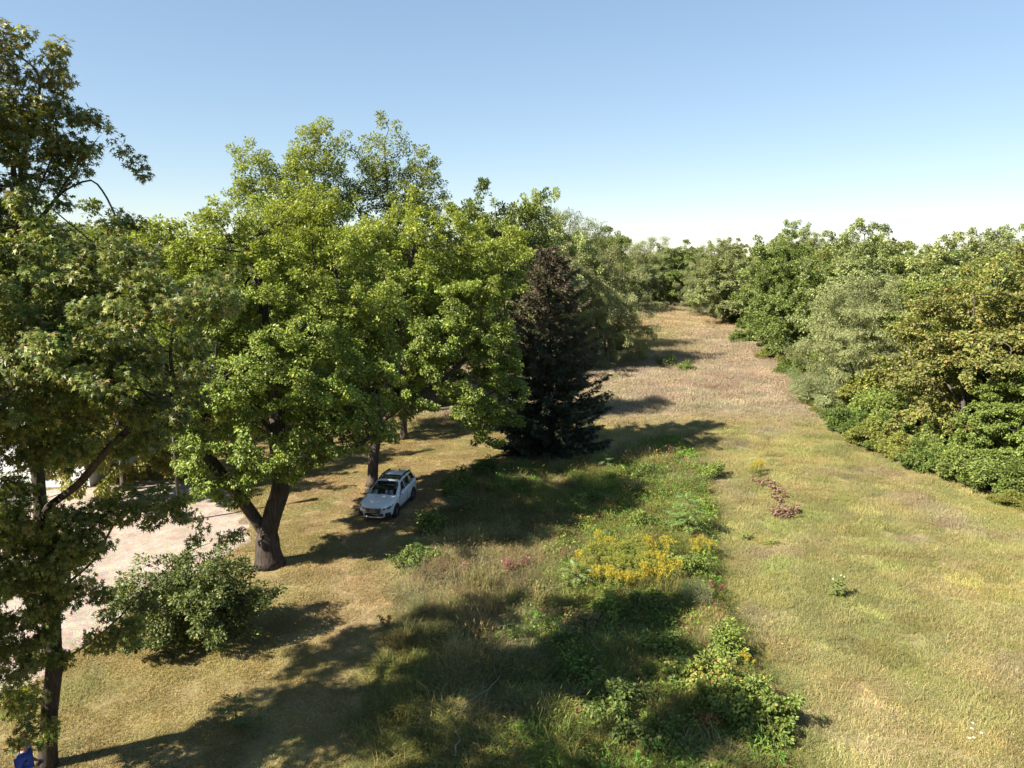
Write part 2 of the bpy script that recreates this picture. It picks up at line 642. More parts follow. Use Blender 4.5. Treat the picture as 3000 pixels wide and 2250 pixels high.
DRIVE = gpoly([(745, 1568), (725, 1590), (560, 1690), (420, 1770), (200, 1930), (20, 2050), (-400, 2300), (-1500, 2000), (-900, 1500),
               (100, 1440), (430, 1408), (600, 1412), (690, 1470)])
ROUGH = gpoly([(1010, 2400), (1060, 2250), (1090, 2000), (1130, 1850), (1160, 1720), (1260, 1560), (1290, 1470), (1380, 1400), (1470, 1365), (1600, 1365),
               (1750, 1350), (1880, 1300), (1960, 1275), (2040, 1300), (2075, 1370), (2100, 1480), (2115, 1600), (2130, 1760),
               (2200, 1900), (2290, 2050), (2330, 2200), (2370, 2400)])


def edge_x(y):
    """left edge of the wood on the right of the field, at distance y"""
    return np.interp(y, [0, 30, 38, 49, 59.5, 75, 95, 115, 150, 175, 260], [31, 28.5, 27.4, 25.6, 25.2, 29.5, 32.5, 35, 40, 38.5, 38.5])


def dist_poly(x, y, poly):
    d = np.full(np.shape(x), 1e9)
    n = len(poly)
    for i in range(n):
        ax, ay = poly[i]; bx, by = poly[(i + 1) % n]
        t = np.clip(((x - ax) * (bx - ax) + (y - ay) * (by - ay)) / ((bx - ax) ** 2 + (by - ay) ** 2 + 1e-9), 0, 1)
        d = np.minimum(d, np.hypot(x - ax - t * (bx - ax), y - ay - t * (by - ay)))
    return d


STRAW = np.array((0.46, 0.37, 0.20)); TAN = np.array((0.375, 0.318, 0.24)); OLIVE = np.array((0.38, 0.325, 0.145))
GREEN = np.array((0.265, 0.27, 0.105)); DRYP = np.array((0.35, 0.272, 0.205)); LAWN1 = np.array((0.33, 0.26, 0.115)); LAWN2 = np.array((0.40, 0.285, 0.165))
SOIL = np.array((0.20, 0.145, 0.095))


def mixc(a, b, t):
    t = np.clip(t, 0, 1)[..., None]
    return a * (1 - t) + b * t


def ground_tint(x, y):
    """colour of what grows at a place: hay stubble, green regrowth, dry tall grass, lawn"""
    x = np.asarray(x, float); y = np.asarray(y, float)
    n1 = fbm(x / 5.0, y / 6.5, 11); n2 = fbm(x / 1.7, y / 2.2, 23); n3 = fbm(x / 14, y / 17, 37)
    field = mixc(np.broadcast_to(OLIVE, x.shape + (3,)), STRAW, 0.35 + (n1 - 0.5) * 1.5 + (fbm(x / 0.9, y / 0.9, 5) - 0.5) * 1.6)
    field = mixc(field, GREEN, 0.22 + (n2 - 0.5) * 1.3 + (n3 - 0.5) * 0.9)
    field = mixc(field, DRYP, (fbm(x / 3.2, y / 3.2, 51) - 0.60) * 4)
    u = x * 0.97 - y * 0.24                       # lines left by mowing along the field
    field = field * (0.86 + 0.28 * fbm(u / 0.75, (x * 0.24 + y * 0.97) / 16, 71))[..., None]
    # far half of the field is tall dry grass with greener swales
    far = np.clip((y - 57) / 5, 0, 1) * (1 - np.clip((y - 108) / 25, 0, 1) * 0.5)
    dry = mixc(np.broadcast_to(TAN, x.shape + (3,)), DRYP, (n1 - 0.42) * 2.5)
    dry = mixc(dry, np.array((0.43, 0.37, 0.265)), (n2 - 0.5) * 2)
    dry = mixc(dry, np.array((0.26, 0.28, 0.07)), np.clip((y - 92) / 15, 0, 1) * (1 - np.clip((y - 128) / 15, 0, 1)) * np.clip((30 - x) / 10, 0, 1) * 0.75 * (n2 + 0.35))
    c = mixc(field, dry, far)
    # mown strip beside the wood
    lawn = mixc(np.broadcast_to(LAWN1, x.shape + (3,)), LAWN2, (n1 - 0.38) * 2.4)
    lawn = mixc(lawn, GREEN, (n2 - 0.55) * 2.2)
    isl = (x < 3.5) & (y < 60)
    c = np.where(isl[..., None], lawn, c)
    rough = inpoly(x, y, ROUGH)
    rg = mixc(np.broadcast_to(np.array((0.165, 0.16, 0.052)), x.shape + (3,)), STRAW * 0.72, (n2 - 0.52) * 3.0)
    rg = mixc(rg, DRYP * 0.75, (n1 - 0.52) * 2.6)
    c = np.where(rough[..., None], rg, c)
    return c * 0.93


# the ground: one sheet out to the horizon, closer meshed near the camera
def axis(a, b, step, far):
    core = np.arange(a, b + 1e-6, step)
    grow = []
    s = step; p = b
    while p < far:
        s *= 1.5; p += s; grow.append(p)
    left = []
    s = step; p = a
    while p > -far:
        s *= 1.5; p -= s; left.append(p)
    return np.array(left[::-1] + core.tolist() + grow)


gx = axis(-45, 60, 0.9, 3000); gy = axis(5, 180, 1.1, 3000)
XX, YY = np.meshgrid(gx, gy)
V = np.stack((XX.ravel(), YY.ravel(), np.zeros(XX.size)), 1)
nx, ny = len(gx), len(gy)
ii = (np.arange(ny - 1)[:, None] * nx + np.arange(nx - 1)[None]).ravel()
F = np.stack((ii, ii + 1, ii + 1 + nx, ii + nx), 1)
m = bpy.data.materials.new("ground_thatch")
nt, N_, L_ = nodes_of(m)
b = N_["Principled BSDF"]; b.inputs["Roughness"].default_value = 0.95; b.inputs["Specular IOR Level"].default_value = 0.1
at = N_.new("ShaderNodeAttribute"); at.attribute_name = "tint"
tc = N_.new("ShaderNodeTexCoord")
nz = N_.new("ShaderNodeTexNoise"); nz.inputs["Scale"].default_value = 5.0; nz.inputs["Detail"].default_value = 10; nz.inputs["Roughness"].default_value = 0.75
L_.new(tc.outputs["Object"], nz.inputs["Vector"])
mr = N_.new("ShaderNodeMapRange"); mr.inputs[1].default_value = 0.3; mr.inputs[2].default_value = 0.7; mr.inputs[3].default_value = 0.6; mr.inputs[4].default_value = 1.1
L_.new(nz.outputs["Fac"], mr.inputs[0])
vm = N_.new("ShaderNodeMix"); vm.data_type = 'RGBA'; vm.blend_type = 'MULTIPLY'; vm.inputs[0].default_value = 1
L_.new(at.outputs["Color"], vm.inputs[6]); L_.new(mr.outputs[0], vm.inputs[7])
L_.new(vm.outputs[2], b.inputs["Base Color"])
bp = N_.new("ShaderNodeBump"); bp.inputs["Strength"].default_value = 1.0; bp.inputs["Distance"].default_value = 0.08
L_.new(nz.outputs["Fac"], bp.inputs["Height"]); L_.new(bp.outputs[0], b.inputs["Normal"])
gt = ground_tint(XX.ravel(), YY.ravel()) * 0.85 + SOIL * 0.15
ground = link("ground", make_mesh("ground", V, [F], m, gt))
ground["kind"] = "structure"

# gravel yard in front of the house
mg = bpy.data.materials.new("pale_gravel")
nt, N_, L_ = nodes_of(mg)
b = N_["Principled BSDF"]; b.inputs["Roughness"].default_value = 0.95; b.inputs["Specular IOR Level"].default_value = 0.15
tc = N_.new("ShaderNodeTexCoord")
nz = N_.new("ShaderNodeTexNoise"); nz.inputs["Scale"].default_value = 0.9; nz.inputs["Detail"].default_value = 9; nz.inputs["Roughness"].default_value = 0.7
vo = N_.new("ShaderNodeTexVoronoi"); vo.inputs["Scale"].default_value = 26
L_.new(tc.outputs["Object"], nz.inputs["Vector"]); L_.new(tc.outputs["Object"], vo.inputs["Vector"])
cr = N_.new("ShaderNodeValToRGB")
cr.color_ramp.elements[0].position = 0.32; cr.color_ramp.elements[0].color = (0.27, 0.21, 0.165, 1)
cr.color_ramp.elements[1].position = 0.6; cr.color_ramp.elements[1].color = (0.43, 0.355, 0.30, 1)
L_.new(nz.outputs["Fac"], cr.inputs[0])
mx = N_.new("ShaderNodeMix"); mx.data_type = 'RGBA'; mx.blend_type = 'OVERLAY'; mx.inputs[0].default_value = 0.35
L_.new(cr.outputs[0], mx.inputs[6]); L_.new(vo.outputs["Color"], mx.inputs[7]); L_.new(mx.outputs[2], b.inputs["Base Color"])
bp = N_.new("ShaderNodeBump"); bp.inputs["Strength"].default_value = 0.8; bp.inputs["Distance"].default_value = 0.03
L_.new(vo.outputs["Distance"], bp.inputs["Height"]); L_.new(bp.outputs[0], b.inputs["Normal"])
# ragged outline
rngd = np.random.default_rng(5)
out = []
n = len(DRIVE)
for i in range(n):
    a = np.array(DRIVE[i]); c = np.array(DRIVE[(i + 1) % n])
    k = max(2, int(np.linalg.norm(c - a) / 0.5))
    for t in np.arange(k) / k:
        p = a + (c - a) * t
        out.append(p + rngd.normal(scale=0.14, size=2))
out = np.array(out)
me = bpy.data.meshes.new("gravel_yard")
me.from_pydata([(p[0], p[1], 0.008) for p in out], [], [list(range(len(out)))])
me.materials.append(mg); me.update()
if me.polygons[0].normal.z < 0:
    me.flip_normals()
yard = link("gravel_yard", me)
yard["kind"] = "structure"


# ------------------------------------------------------------------ grass (stuff): tufts set on points
def tuft(name, rng, n, rad, h, wid, lean=0.5, cols=((1, 1, 1),), seg=2, head=None, hvar=0.4):
    V = []; F = []; T = []
    for i in range(n):
        a = rng.uniform(0, 2 * math.pi); r = rad * math.sqrt(rng.uniform())
        p = np.array((r * math.cos(a), r * math.sin(a), -0.01))
        d = rng.uniform(0, 2 * math.pi); ln = lean * rng.uniform(0.2, 1.3)
        hh = h * rng.uniform(1 - hvar, 1 + hvar); w = wid * rng.uniform(0.7, 1.3)
        dx, dy = math.cos(d), math.sin(d)
        s = np.array((-math.sin(d + rng.uniform(-1, 1)), math.cos(d + rng.uniform(-1, 1)), 0)) * w / 2
        mid = p + np.array((dx * ln * hh * 0.3, dy * ln * hh * 0.3, hh * 0.6))
        tip = p + np.array((dx * ln * hh, dy * ln * hh, hh * (1.0 - 0.25 * ln)))
        c = np.array(cols[rng.integers(len(cols))]) * rng.uniform(0.75, 1.25)
        b0 = len(V)
        V += [p - s, p + s, mid - s * 0.8, mid + s * 0.8, tip]
        F += [(b0, b0 + 1, b0 + 3), (b0, b0 + 3, b0 + 2), (b0 + 2, b0 + 3, b0 + 4)]
        T += [c] * 5
        if head is not None and rng.uniform() < head[0]:
            hc = np.array(head[1]) * rng.uniform(0.8, 1.2)
            b0 = len(V); e = tip + (tip - mid) * 0.35; q = (tip + e) / 2; hw = s / (np.linalg.norm(s) + 1e-9) * head[2]
            V += [tip, q - hw, e, q + hw]; F += [(b0, b0 + 1, b0 + 2), (b0, b0 + 2, b0 + 3)]; T += [hc] * 4
    me = make_mesh(name, np.array(V), [np.array(F)], M_GRASS, np.array(T))
    return bpy.data.objects.new(name, me)


def weed(name, rng, n, rad, h, leaf, tpl=OVATE, cols=((1, 1, 1),)):
    pos = np.stack((rng.normal(scale=rad * 0.6, size=n), rng.normal(scale=rad * 0.6, size=n), h * rng.uniform(0.15, 1.0, n)), 1)
    al = pos * np.array((1, 1, 0.1)) + rng.normal(scale=0.3, size=(n, 3)); al[:, 2] -= 0.1
    no = np.array((0, 0, 1.0)) + rng.normal(scale=0.45, size=(n, 3))
    V, F = leaves_geo(pos, leaf_frames(rng, al, no), leaf * rng.uniform(0.6, 1.3, n), tpl)
    c = palette(rng, n, cols, np.ones(len(cols)), 0.2)
    me = make_mesh(name, V, [F], M_GRASS, np.repeat(c, len(tpl[0]), 0))
    return bpy.data.objects.new(name, me)


def scatter(name, label, cat, protos, P, rot, scl, idx, tint):
    """one object of kind stuff: tufts instanced on its own points"""
    colp = bpy.data.collections.new(name + "_tufts")
    for i, o in enumerate(protos):
        o.name = "%s_%02d" % (name, i)
        colp.objects.link(o)
    me = bpy.data.meshes.new(name)
    me.vertices.add(len(P)); me.vertices.foreach_set("co", np.asarray(P, np.float32).ravel())
    a = me.attributes.new("rot", 'FLOAT_VECTOR', 'POINT'); a.data.foreach_set("vector", np.asarray(rot, np.float32).ravel())
    a = me.attributes.new("scl", 'FLOAT_VECTOR', 'POINT'); a.data.foreach_set("vector", np.asarray(scl, np.float32).ravel())
    a = me.attributes.new("idx", 'INT', 'POINT'); a.data.foreach_set("value", np.asarray(idx, np.int32))
    a = me.attributes.new("tint", 'FLOAT_COLOR', 'POINT')
    t = np.ones((len(P), 4), np.float32); t[:, :3] = tint; a.data.foreach_set("color", t.ravel())
    o = link(name, me)
    o["kind"] = "stuff"; tag(o, label, cat)
    gnt = bpy.data.node_groups.new(name, 'GeometryNodeTree')
    gnt.interface.new_socket("Geometry", in_out='INPUT', socket_type='NodeSocketGeometry')
    gnt.interface.new_socket("Geometry", in_out='OUTPUT', socket_type='NodeSocketGeometry')
    N, L = gnt.nodes, gnt.links
    gi = N.new("NodeGroupInput"); go = N.new("NodeGroupOutput")
    iop = N.new("GeometryNodeInstanceOnPoints")
    ci = N.new("GeometryNodeCollectionInfo")
    ci.inputs["Collection"].default_value = colp
    ci.inputs["Separate Children"].default_value = True
    ci.inputs["Reset Children"].default_value = True

    def named(nm, ty):
        q = N.new("GeometryNodeInputNamedAttribute"); q.data_type = ty; q.inputs["Name"].default_value = nm
        return q.outputs["Attribute"]
    e2r = N.new("FunctionNodeEulerToRotation")
    L.new(named("rot", 'FLOAT_VECTOR'), e2r.inputs[0])
    L.new(gi.outputs[0], iop.inputs["Points"]); L.new(ci.outputs[0], iop.inputs["Instance"])
    iop.inputs["Pick Instance"].default_value = True
    L.new(named("idx", 'INT'), iop.inputs["Instance Index"])
    L.new(e2r.outputs[0], iop.inputs["Rotation"])
    L.new(named("scl", 'FLOAT_VECTOR'), iop.inputs["Scale"])
    L.new(iop.outputs[0], go.inputs[0])
    md = o.modifiers.new("tufts", 'NODES'); md.node_group = gnt
    return o


def in_view(x, y, mx=60):
    d = y * CP + CAM_H * SP
    px = 1500 + FPX * x / d
    py = 1125 + FPX * (CAM_H * CP - y * SP) / d
    return (px > -mx) & (px < 3000 + mx) & (py < 2250 + 2.5 * mx)


rg = np.random.default_rng(77)


def sample(n, x0, x1, y0, y1):
    return rg.uniform(x0, x1, n), rg.uniform(y0, y1, n)


def place(x, y, s0, s1, k, tj=0.16, dark=1.0, up=(0.8, 1.3), tilt=0.12):
    n = len(x)
    P = np.stack((x, y, np.zeros(n)), 1)
    rot = np.stack((rg.normal(scale=tilt, size=n), rg.normal(scale=tilt, size=n), rg.uniform(0, 6.28, n)), 1)
    s = rg.uniform(s0, s1, n)
    scl = np.stack((s, s, s * rg.uniform(*up, n)), 1)
    tint = ground_tint(x, y) * np.exp(rg.normal(scale=tj, size=(n, 1))) * np.exp(rg.normal(scale=tj * 0.3, size=(n, 3))) * dark
    return P, rot, scl, rg.integers(0, k, n), tint


YEL = ((1, 1, 1), (1.1, 1.07, 0.92), (0.9, 0.97, 0.78), (1.14, 1.03, 0.97), (0.75, 0.92, 0.62))


def jgrid(x0, x1, y0, y1, step):
    a, b_ = np.meshgrid(np.arange(x0, x1, step), np.arange(y0, y1, step))
    a = a.ravel() + rg.uniform(-0.5, 0.5, a.size) * step; b_ = b_.ravel() + rg.uniform(-0.5, 0.5, b_.size) * step
    return a, b_


# hay field: short stubble and regrowth, near part dense
hay = [tuft("t", rg, 950, 0.72, 0.125, 0.011, 1.3, YEL) for _ in range(4)] + [tuft("t", rg, 760, 0.72, 0.19, 0.010, 1.0, YEL, head=(0.2, (1.2, 1.08, 0.95), 0.010)) for _ in range(3)]
x, y = jgrid(0, 46, 13.5, 66, 0.78)
ok = in_view(x, y) & (x < edge_x(y) + 1.5) & ~inpoly(x, y, ROUGH) & ((x > 3.5) | (y > 58))
x, y = x[ok], y[ok]
A = place(x, y, 0.85, 1.2, 7, tilt=0.03)
scatter("field_grass", "short sunlit hay stubble and grass across the open field on the right", "grass", hay, *A)

# tall dry grass of the far field
tall = [tuft("t", rg, 640, 1.1, 0.48, 0.018, 0.55, YEL, head=(0.5, (1.12, 0.98, 0.9), 0.022), hvar=0.35) for _ in range(5)]
x, y = jgrid(-34, 50, 58, 178, 1.0)
ok = in_view(x, y) & (x < edge_x(y) + 3)
x, y = x[ok], y[ok]
A = place(x, y, 0.85, 1.25, 5, tilt=0.04)
A[2][:] *= np.clip(y / 85, 1, 1.4)[:, None]
A[2][:, 2] *= np.clip((y - 56) / 10, 0.35, 1) * (0.45 + 0.85 * fbm(x / 7, y / 7, 91))
scatter("dry_grass", "tall dry tan grass covering the far part of the field", "grass", tall, *A)

# mown lawn on the left
lawnp = [tuft("t", rg, 800, 0.62, 0.066, 0.013, 1.2, YEL) for _ in range(5)]
x, y = jgrid(-30, 5, 14, 62, 0.75)
ok = in_view(x, y) & ~inpoly(x, y, ROUGH) & ~(inpoly(x, y, DRIVE) & (dist_poly(x, y, DRIVE) > 0.05)) & ((x < 3.5) | (y < 60))
ok &= (np.hypot(x + 10.7, y - 30.7) > 1.2)
x, y = x[ok], y[ok]
A = place(x, y, 0.85, 1.2, 5, tilt=0.02)
scatter("lawn_grass", "short mown lawn around the trees and car on the left", "grass", lawnp, *A)

# rough meadow in the middle: tall grass and leafy weeds
MC = ((1, 1, 1), (1.25, 1.2, 0.9), (0.75, 0.95, 0.6), (1.45, 1.25, 1.1), (0.6, 0.8, 0.5))
mead = [tuft("t", rg, 420, 0.62, 0.36, 0.012, 1.4, MC, hvar=0.7) for _ in range(4)] + \
       [tuft("t", rg, 300, 0.55, 0.5, 0.010, 1.0, MC, head=(0.3, (1.15, 0.95, 0.75), 0.011), hvar=0.6) for _ in range(3)]
x, y = jgrid(-12, 17, 13, 60, 0.55)
ok = in_view(x, y) & inpoly(x, y, ROUGH)
x, y = x[ok], y[ok]
A = place(x, y, 0.7, 1.25, 7, tj=0.25, tilt=0.12)
ed = np.clip(dist_poly(x, y, ROUGH) / 1.2, 0.4, 1)
A[2][:, 2] *= ed * (0.25 + 1.45 * fbm(x / 1.9, y / 1.9, 63))
scatter("meadow_grass", "tall uncut tangled grass of the rough meadow strip in the middle", "grass", mead, *A)

WC = ((0.9, 1.15, 0.75), (1.1, 1.25, 0.8), (0.7, 0.95, 0.65), (1.25, 1.15, 0.6))
weeds = [weed("t", rg, 60, 0.34, 0.42, 0.10, OVATE, WC) for _ in range(3)] + [weed("t", rg, 80, 0.3, 0.5, 0.13, LANCE, WC) for _ in range(2)]
x, y = sample(9000, -8, 12, 13, 58)
cover = fbm(x / 3.0, y / 3.4, 133) + np.clip((x - 1) / 12, -0.2, 0.3)
ok = in_view(x, y) & inpoly(x, y, ROUGH) & (cover > 0.53) & (dist_poly(x, y, ROUGH) > 0.4)
x, y = x[ok], y[ok]
P, rot, scl, ix, tn = place(x, y, 0.6, 1.3, 5, tilt=0.2)
n = len(x)
wc = np.array(((0.12, 0.19, 0.045), (0.17, 0.22, 0.05), (0.09, 0.15, 0.04), (0.22, 0.20, 0.06), (0.20, 0.10, 0.06)))
tn = wc[rg.choice(5, n, p=(0.34, 0.3, 0.22, 0.1, 0.04))] * np.exp(rg.normal(scale=0.15, size=(n, 1)))
xf, yf = sample(700, 6, 27, 15, 60)
ok = in_view(xf, yf) & ~inpoly(xf, yf, ROUGH) & (xf < edge_x(yf) - 0.5)
xf, yf = xf[ok], yf[ok]
Q = place(xf, yf, 0.18, 0.5, 5, tilt=0.2)
Q[4][:] = np.array((0.19, 0.22, 0.07)) * np.exp(rg.normal(scale=0.3, size=(len(xf), 1)))
Q[2][:, 2] *= 0.7
P, rot, scl, ix, tn = [np.concatenate(q) for q in zip((P, rot, scl, ix, tn), Q)]
scatter("ground_weeds", "low leafy weeds tangled through the meadow strip and dotted over the field", "weeds", weeds, P, rot, scl, ix, tn)
# ------------------------------------------------------------------ the trees
EYE = (0, 0, CAM_H)
# leaf colours (reflectance)
C_SILVER = [(0.15, 0.18, 0.04), (0.085, 0.12, 0.028), (0.24, 0.245, 0.065), (0.30, 0.22, 0.08)]
W_SILVER = [0.4, 0.3, 0.24, 0.06]
C_YELG = [(0.189, 0.25, 0.048), (0.115, 0.181, 0.039), (0.283, 0.325, 0.068), (0.377, 0.349, 0.091)]
W_YELG = [0.42, 0.28, 0.25, 0.05]
C_MID = [(0.171, 0.211, 0.051), (0.12, 0.16, 0.04), (0.239, 0.262, 0.068)]
W_MID = [0.45, 0.33, 0.22]
C_PALE = [(0.287, 0.322, 0.127), (0.207, 0.247, 0.092), (0.368, 0.391, 0.172)]
W_PALE = [0.45, 0.3, 0.25]
C_GREY = [(0.241, 0.258, 0.112), (0.174, 0.196, 0.084), (0.302, 0.308, 0.146)]
W_GREY = [0.45, 0.35, 0.2]
C_GOLD = [(0.245, 0.257, 0.063), (0.177, 0.211, 0.055), (0.319, 0.296, 0.091), (0.376, 0.274, 0.103), (0.319, 0.205, 0.097)]
W_GOLD = [0.38, 0.32, 0.18, 0.08, 0.04]
C_DEEP = [(0.167, 0.227, 0.049), (0.119, 0.173, 0.038), (0.227, 0.281, 0.065)]
W_DEEP = [0.45, 0.35, 0.2]

# --- silver maple whose trunk stands at the bottom left, crown rising past the camera
bA = (-12.5, 17.6)
skA = [local(bA, [G(140, 2245), Z(143, 2100, 17.6), Z(160, 1950, 17.5), Z(150, 1750, 17.4), Z(120, 1500, 17.0), Z(100, 1250, 16.8), Z(70, 950, 16.5), Z(60, 650, 16.4), Z(20, 350, 16.3)]),
       local(bA, [Z(160, 1950, 17.5), Z(270, 1880, 17.6), Z(360, 1800, 17.8), Z(460, 1690, 18.0), Z(560, 1610, 18.2), Z(690, 1565, 18.4)]),
       local(bA, [Z(120, 1500, 17.0), Z(230, 1420, 16.6), Z(320, 1310, 16.2), Z(420, 1220, 15.9), Z(520, 1140, 15.7)]),
       local(bA, [Z(150, 1750, 17.4), Z(280, 1640, 17.6), Z(330, 1540, 17.7), Z(400, 1440, 17.8)]),
       local(bA, [Z(70, 950, 16.5), Z(110, 660, 16.7), Z(180, 560, 16.8), Z(270, 520, 16.9)]),
       local(bA, [Z(100, 1250, 16.8), Z(20, 1100, 16.0), Z(-60, 950, 15.4)]),
       local(bA, [Z(160, 1950, 17.5), Z(90, 1800, 17.2), Z(30, 1640, 17.0), Z(-10, 1450, 16.8)]),
       local(bA, [Z(60, 700, 16.4), Z(150, 600, 16.6), Z(230, 480, 16.9), Z(290, 400, 17.0)]),
       local(bA, [Z(60, 680, 16.4), Z(120, 540, 16.5), Z(170, 420, 16.6), Z(160, 330, 16.7)]),
       local(bA, [Z(60, 620, 16.4), Z(60, 480, 16.5), Z(110, 330, 16.6), Z(120, 220, 16.6)])]
lbA = [plobe(bA, *q) for q in [
    (30, 150, 16.4, 0.75), (-60, 300, 16.2, 1.2), (120, 210, 16.6, 0.42), (70, 380, 16.5, 0.65), (-10, 480, 16.2, 0.8), (150, 320, 16.7, 0.35), (285, 330, 16.9, 0.38), (330, 420, 17.0, 0.42), (240, 440, 16.9, 0.5),
    (350, 510, 17.0, 0.3), (180, 480, 16.8, 0.34), (300, 250, 16.9, 0.16), (390, 450, 17.0, 0.16),
    (20, 720, 15.9, 1.2), (170, 760, 16.0, 1.0), (120, 900, 15.4, 1.4), (330, 860, 15.6, 0.95), (60, 1100, 15.2, 1.4),
    (300, 1080, 15.1, 1.3), (480, 960, 15.2, 1.0), (560, 1120, 15.5, 0.8), (440, 1230, 15.6, 0.7), (620, 880, 15.7, 0.6), (170, 1300, 15.8, 0.7), (30, 1500, 15.9, 0.7), (30, 1300, 15.7, 0.85), (380, 720, 16.2, 0.6), (30, 1660, 16.2, 0.9), (150, 1760, 16.8, 0.7), (50, 1900, 16.4, 0.7), (230, 1560, 16.8, 0.7), (190, 1860, 17.1, 0.45),
    (480, 1480, 17.2, 0.65, 0.7), (560, 1530, 17.8, 0.4, 0.7), (330, 1490, 17.3, 0.6), (120, 1620, 16.6, 0.9), (20, 1780, 16.4, 0.8), (250, 1700, 17.4, 0.6), (330, 1850, 17.6, 0.6, 0.6),
    (120, 1950, 17.2, 0.5), (50, 2040, 16.9, 0.4), (60, 2150, 15.9, 0.25), (420, 1790, 18, 0.4, 0.6), (130, 2180, 16.6, 0.22)]]
tA = Tree(101, skA, lbA, n_attr=4200, D=0.22, kill=0.25, clump=0.34, per=6, flat=0.8, shell=0.2, n_leaf=60000, leaf=0.135, tpl=MAPLE, cols=C_SILVER, w=W_SILVER,
          spread=0.24, droop=1.25, upn=0.45, rn=0.5, r_tip=0.006, r_base=0.20, young=6, min_r=0.0065, jit=0.2, grp_jit=0.2, outer=((0.22, 0.17, 0.07), 0.8, 0.55), shoots=0.2, shoot_len=0.45, bark=M_BARKD)
oA = thing("silver_maple", "tall silver maple with slim dark trunk beside the person, crown reaching above the skyline", "tree", (*bA, 0))
tA.build(oA, M_LEAF, singles=300, eye=np.array(EYE) - np.array((*bA, 0)))

# --- its neighbour with the thick trunk at the very edge of the picture
bB = (-12.62, 15.5)
skB = [[(0, 0, 0), (0.0, 0.05, 2.5), (-0.1, 0.1, 5.5), (-0.4, 0, 8.5), (-0.9, -0.3, 12), (-1.2, -0.6, 16)],
       [(-0.1, 0.1, 5.5), (-1.6, -1.0, 8), (-2.8, -1.8, 11)], [(-0.4, 0, 8.5), (-2.2, 1.4, 11), (-3, 2.2, 13.5)]]
lbB = [(-2.0, -0.8, 10, 2.6, 3.0, 2.4), (-2.4, -1.2, 14, 2.6, 2.8, 2.4), (-1.8, -0.8, 17.3, 1.7, 1.9, 1.6), (-4.2, 0.8, 12, 2.6, 2.6, 2.4), (-3.6, -2.6, 8.5, 2, 2, 1.6), (-0.9, -1.4, 7.2, 1.2, 1.6, 1.2), (-4.5, 0.5, 16, 1.8, 1.8, 1.6)]
tB = Tree(102, skB, lbB, n_attr=900, D=0.4, kill=0.5, clump=0.75, n_leaf=22000, leaf=0.19, tpl=MAPLE, cols=C_SILVER, w=W_SILVER, spread=0.36, droop=0.7, r_base=0.32, min_r=0.016, bark=M_BARKD)
oB = thing("silver_maple", "silver maple with thick dark trunk cut by the left picture edge, nearest the person", "tree", (*bB, 0))
tB.build(oB, M_LEAF)
# the next tree of the row stands outside the picture; its shade falls across the foreground
oC = copy_tree(oB, label="silver maple of the row left of the picture, shading the foreground meadow")
oC.location = (-14.6, 10.4, 0); oC.rotation_euler = (0, 0, 2.0); oC.scale = (1.1, 1.1, 1.08)

# --- the big spreading tree on the lawn beside the car
bM = (-10.7, 30.7)
skM = [local(bM, [G(790, 1655), Z(783, 1600, 30.7), Z(785, 1560, 30.7), Z(800, 1500, 30.8), Z(825, 1430, 30.9), Z(812, 1280, 31.0), Z(815, 1110, 31.0), Z(775, 980, 31), Z(770, 850, 31.2), Z(720, 740, 31.5)]),
       local(bM, [Z(785, 1575, 30.7), Z(735, 1500, 30.6), Z(690, 1440, 30.4), Z(640, 1380, 30.2), Z(560, 1270, 30.0), Z(500, 1130, 30), Z(440, 980, 30.3), Z(420, 850, 30.6)]),
       local(bM, [Z(815, 1110, 31.0), Z(870, 1030, 30.9), Z(920, 950, 31), Z(980, 860, 31.3)]),
       local(bM, [Z(825, 1430, 30.9), Z(930, 1350, 30.4), Z(1040, 1310, 30.2), Z(1120, 1260, 30.4)]),
       local(bM, [Z(812, 1280, 31.0), Z(720, 1180, 30.0), Z(640, 1080, 29.4)])]
lbM = [plobe(bM, *q) for q in [
    (690, 720, 31.5, 2.2), (520, 760, 31, 2.1), (850, 740, 32, 2.0), (990, 830, 31.5, 2.0), (1100, 900, 31.5, 1.4), (600, 920, 29.8, 2.2), (400, 850, 31, 1.9), (820, 930, 29.6, 1.9),
    (470, 1080, 30, 1.8), (660, 1130, 29.0, 1.7), (930, 1090, 30, 1.8), (1080, 1080, 30.6, 1.3), (560, 1280, 29.6, 1.3), (730, 1310, 29.2, 1.2), (1000, 1270, 30, 1.3), (1120, 1240, 30.2, 0.9),
    (600, 1400, 29.4, 0.8), (780, 1370, 29.0, 0.8), (470, 1220, 30.0, 1.1), (350, 1010, 31.2, 1.2), (900, 640, 32.5, 1.3), (1080, 1350, 30.4, 0.6), (950, 1180, 30.2, 1.4), (900, 1330, 29.6, 0.9), (1060, 1190, 31, 1.2), (680, 1400, 29.5, 0.6), (850, 1420, 29.6, 0.5), (780, 950, 35, 2.1), (620, 900, 35, 2.1), (920, 1020, 35, 1.9), (800, 1180, 34.6, 1.6), (560, 1060, 34.6, 1.8), (950, 1180, 34.5, 1.3), (700, 1080, 26.8, 1.2), (680, 1220, 33.6, 1.3), (600, 1450, 29.6, 0.6), (700, 1455, 29.9, 0.45), (550, 1380, 29.4, 0.8)]]
tM = Tree(103, skM, lbM, n_attr=9500, D=0.30, kill=0.31, clump=0.46, per=12, flat=0.7, shell=0.5, n_leaf=195000, leaf=0.135, up=0.2, tpl=RHOMB, cols=C_YELG, w=W_YELG,
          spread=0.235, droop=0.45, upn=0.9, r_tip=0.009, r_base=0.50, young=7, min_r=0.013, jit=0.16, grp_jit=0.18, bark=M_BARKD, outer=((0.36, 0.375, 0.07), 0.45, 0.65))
oM = thing("boxelder_tree", "big spreading yellow-green tree with thick forked trunk left of the white car", "tree", (*bM, 0))
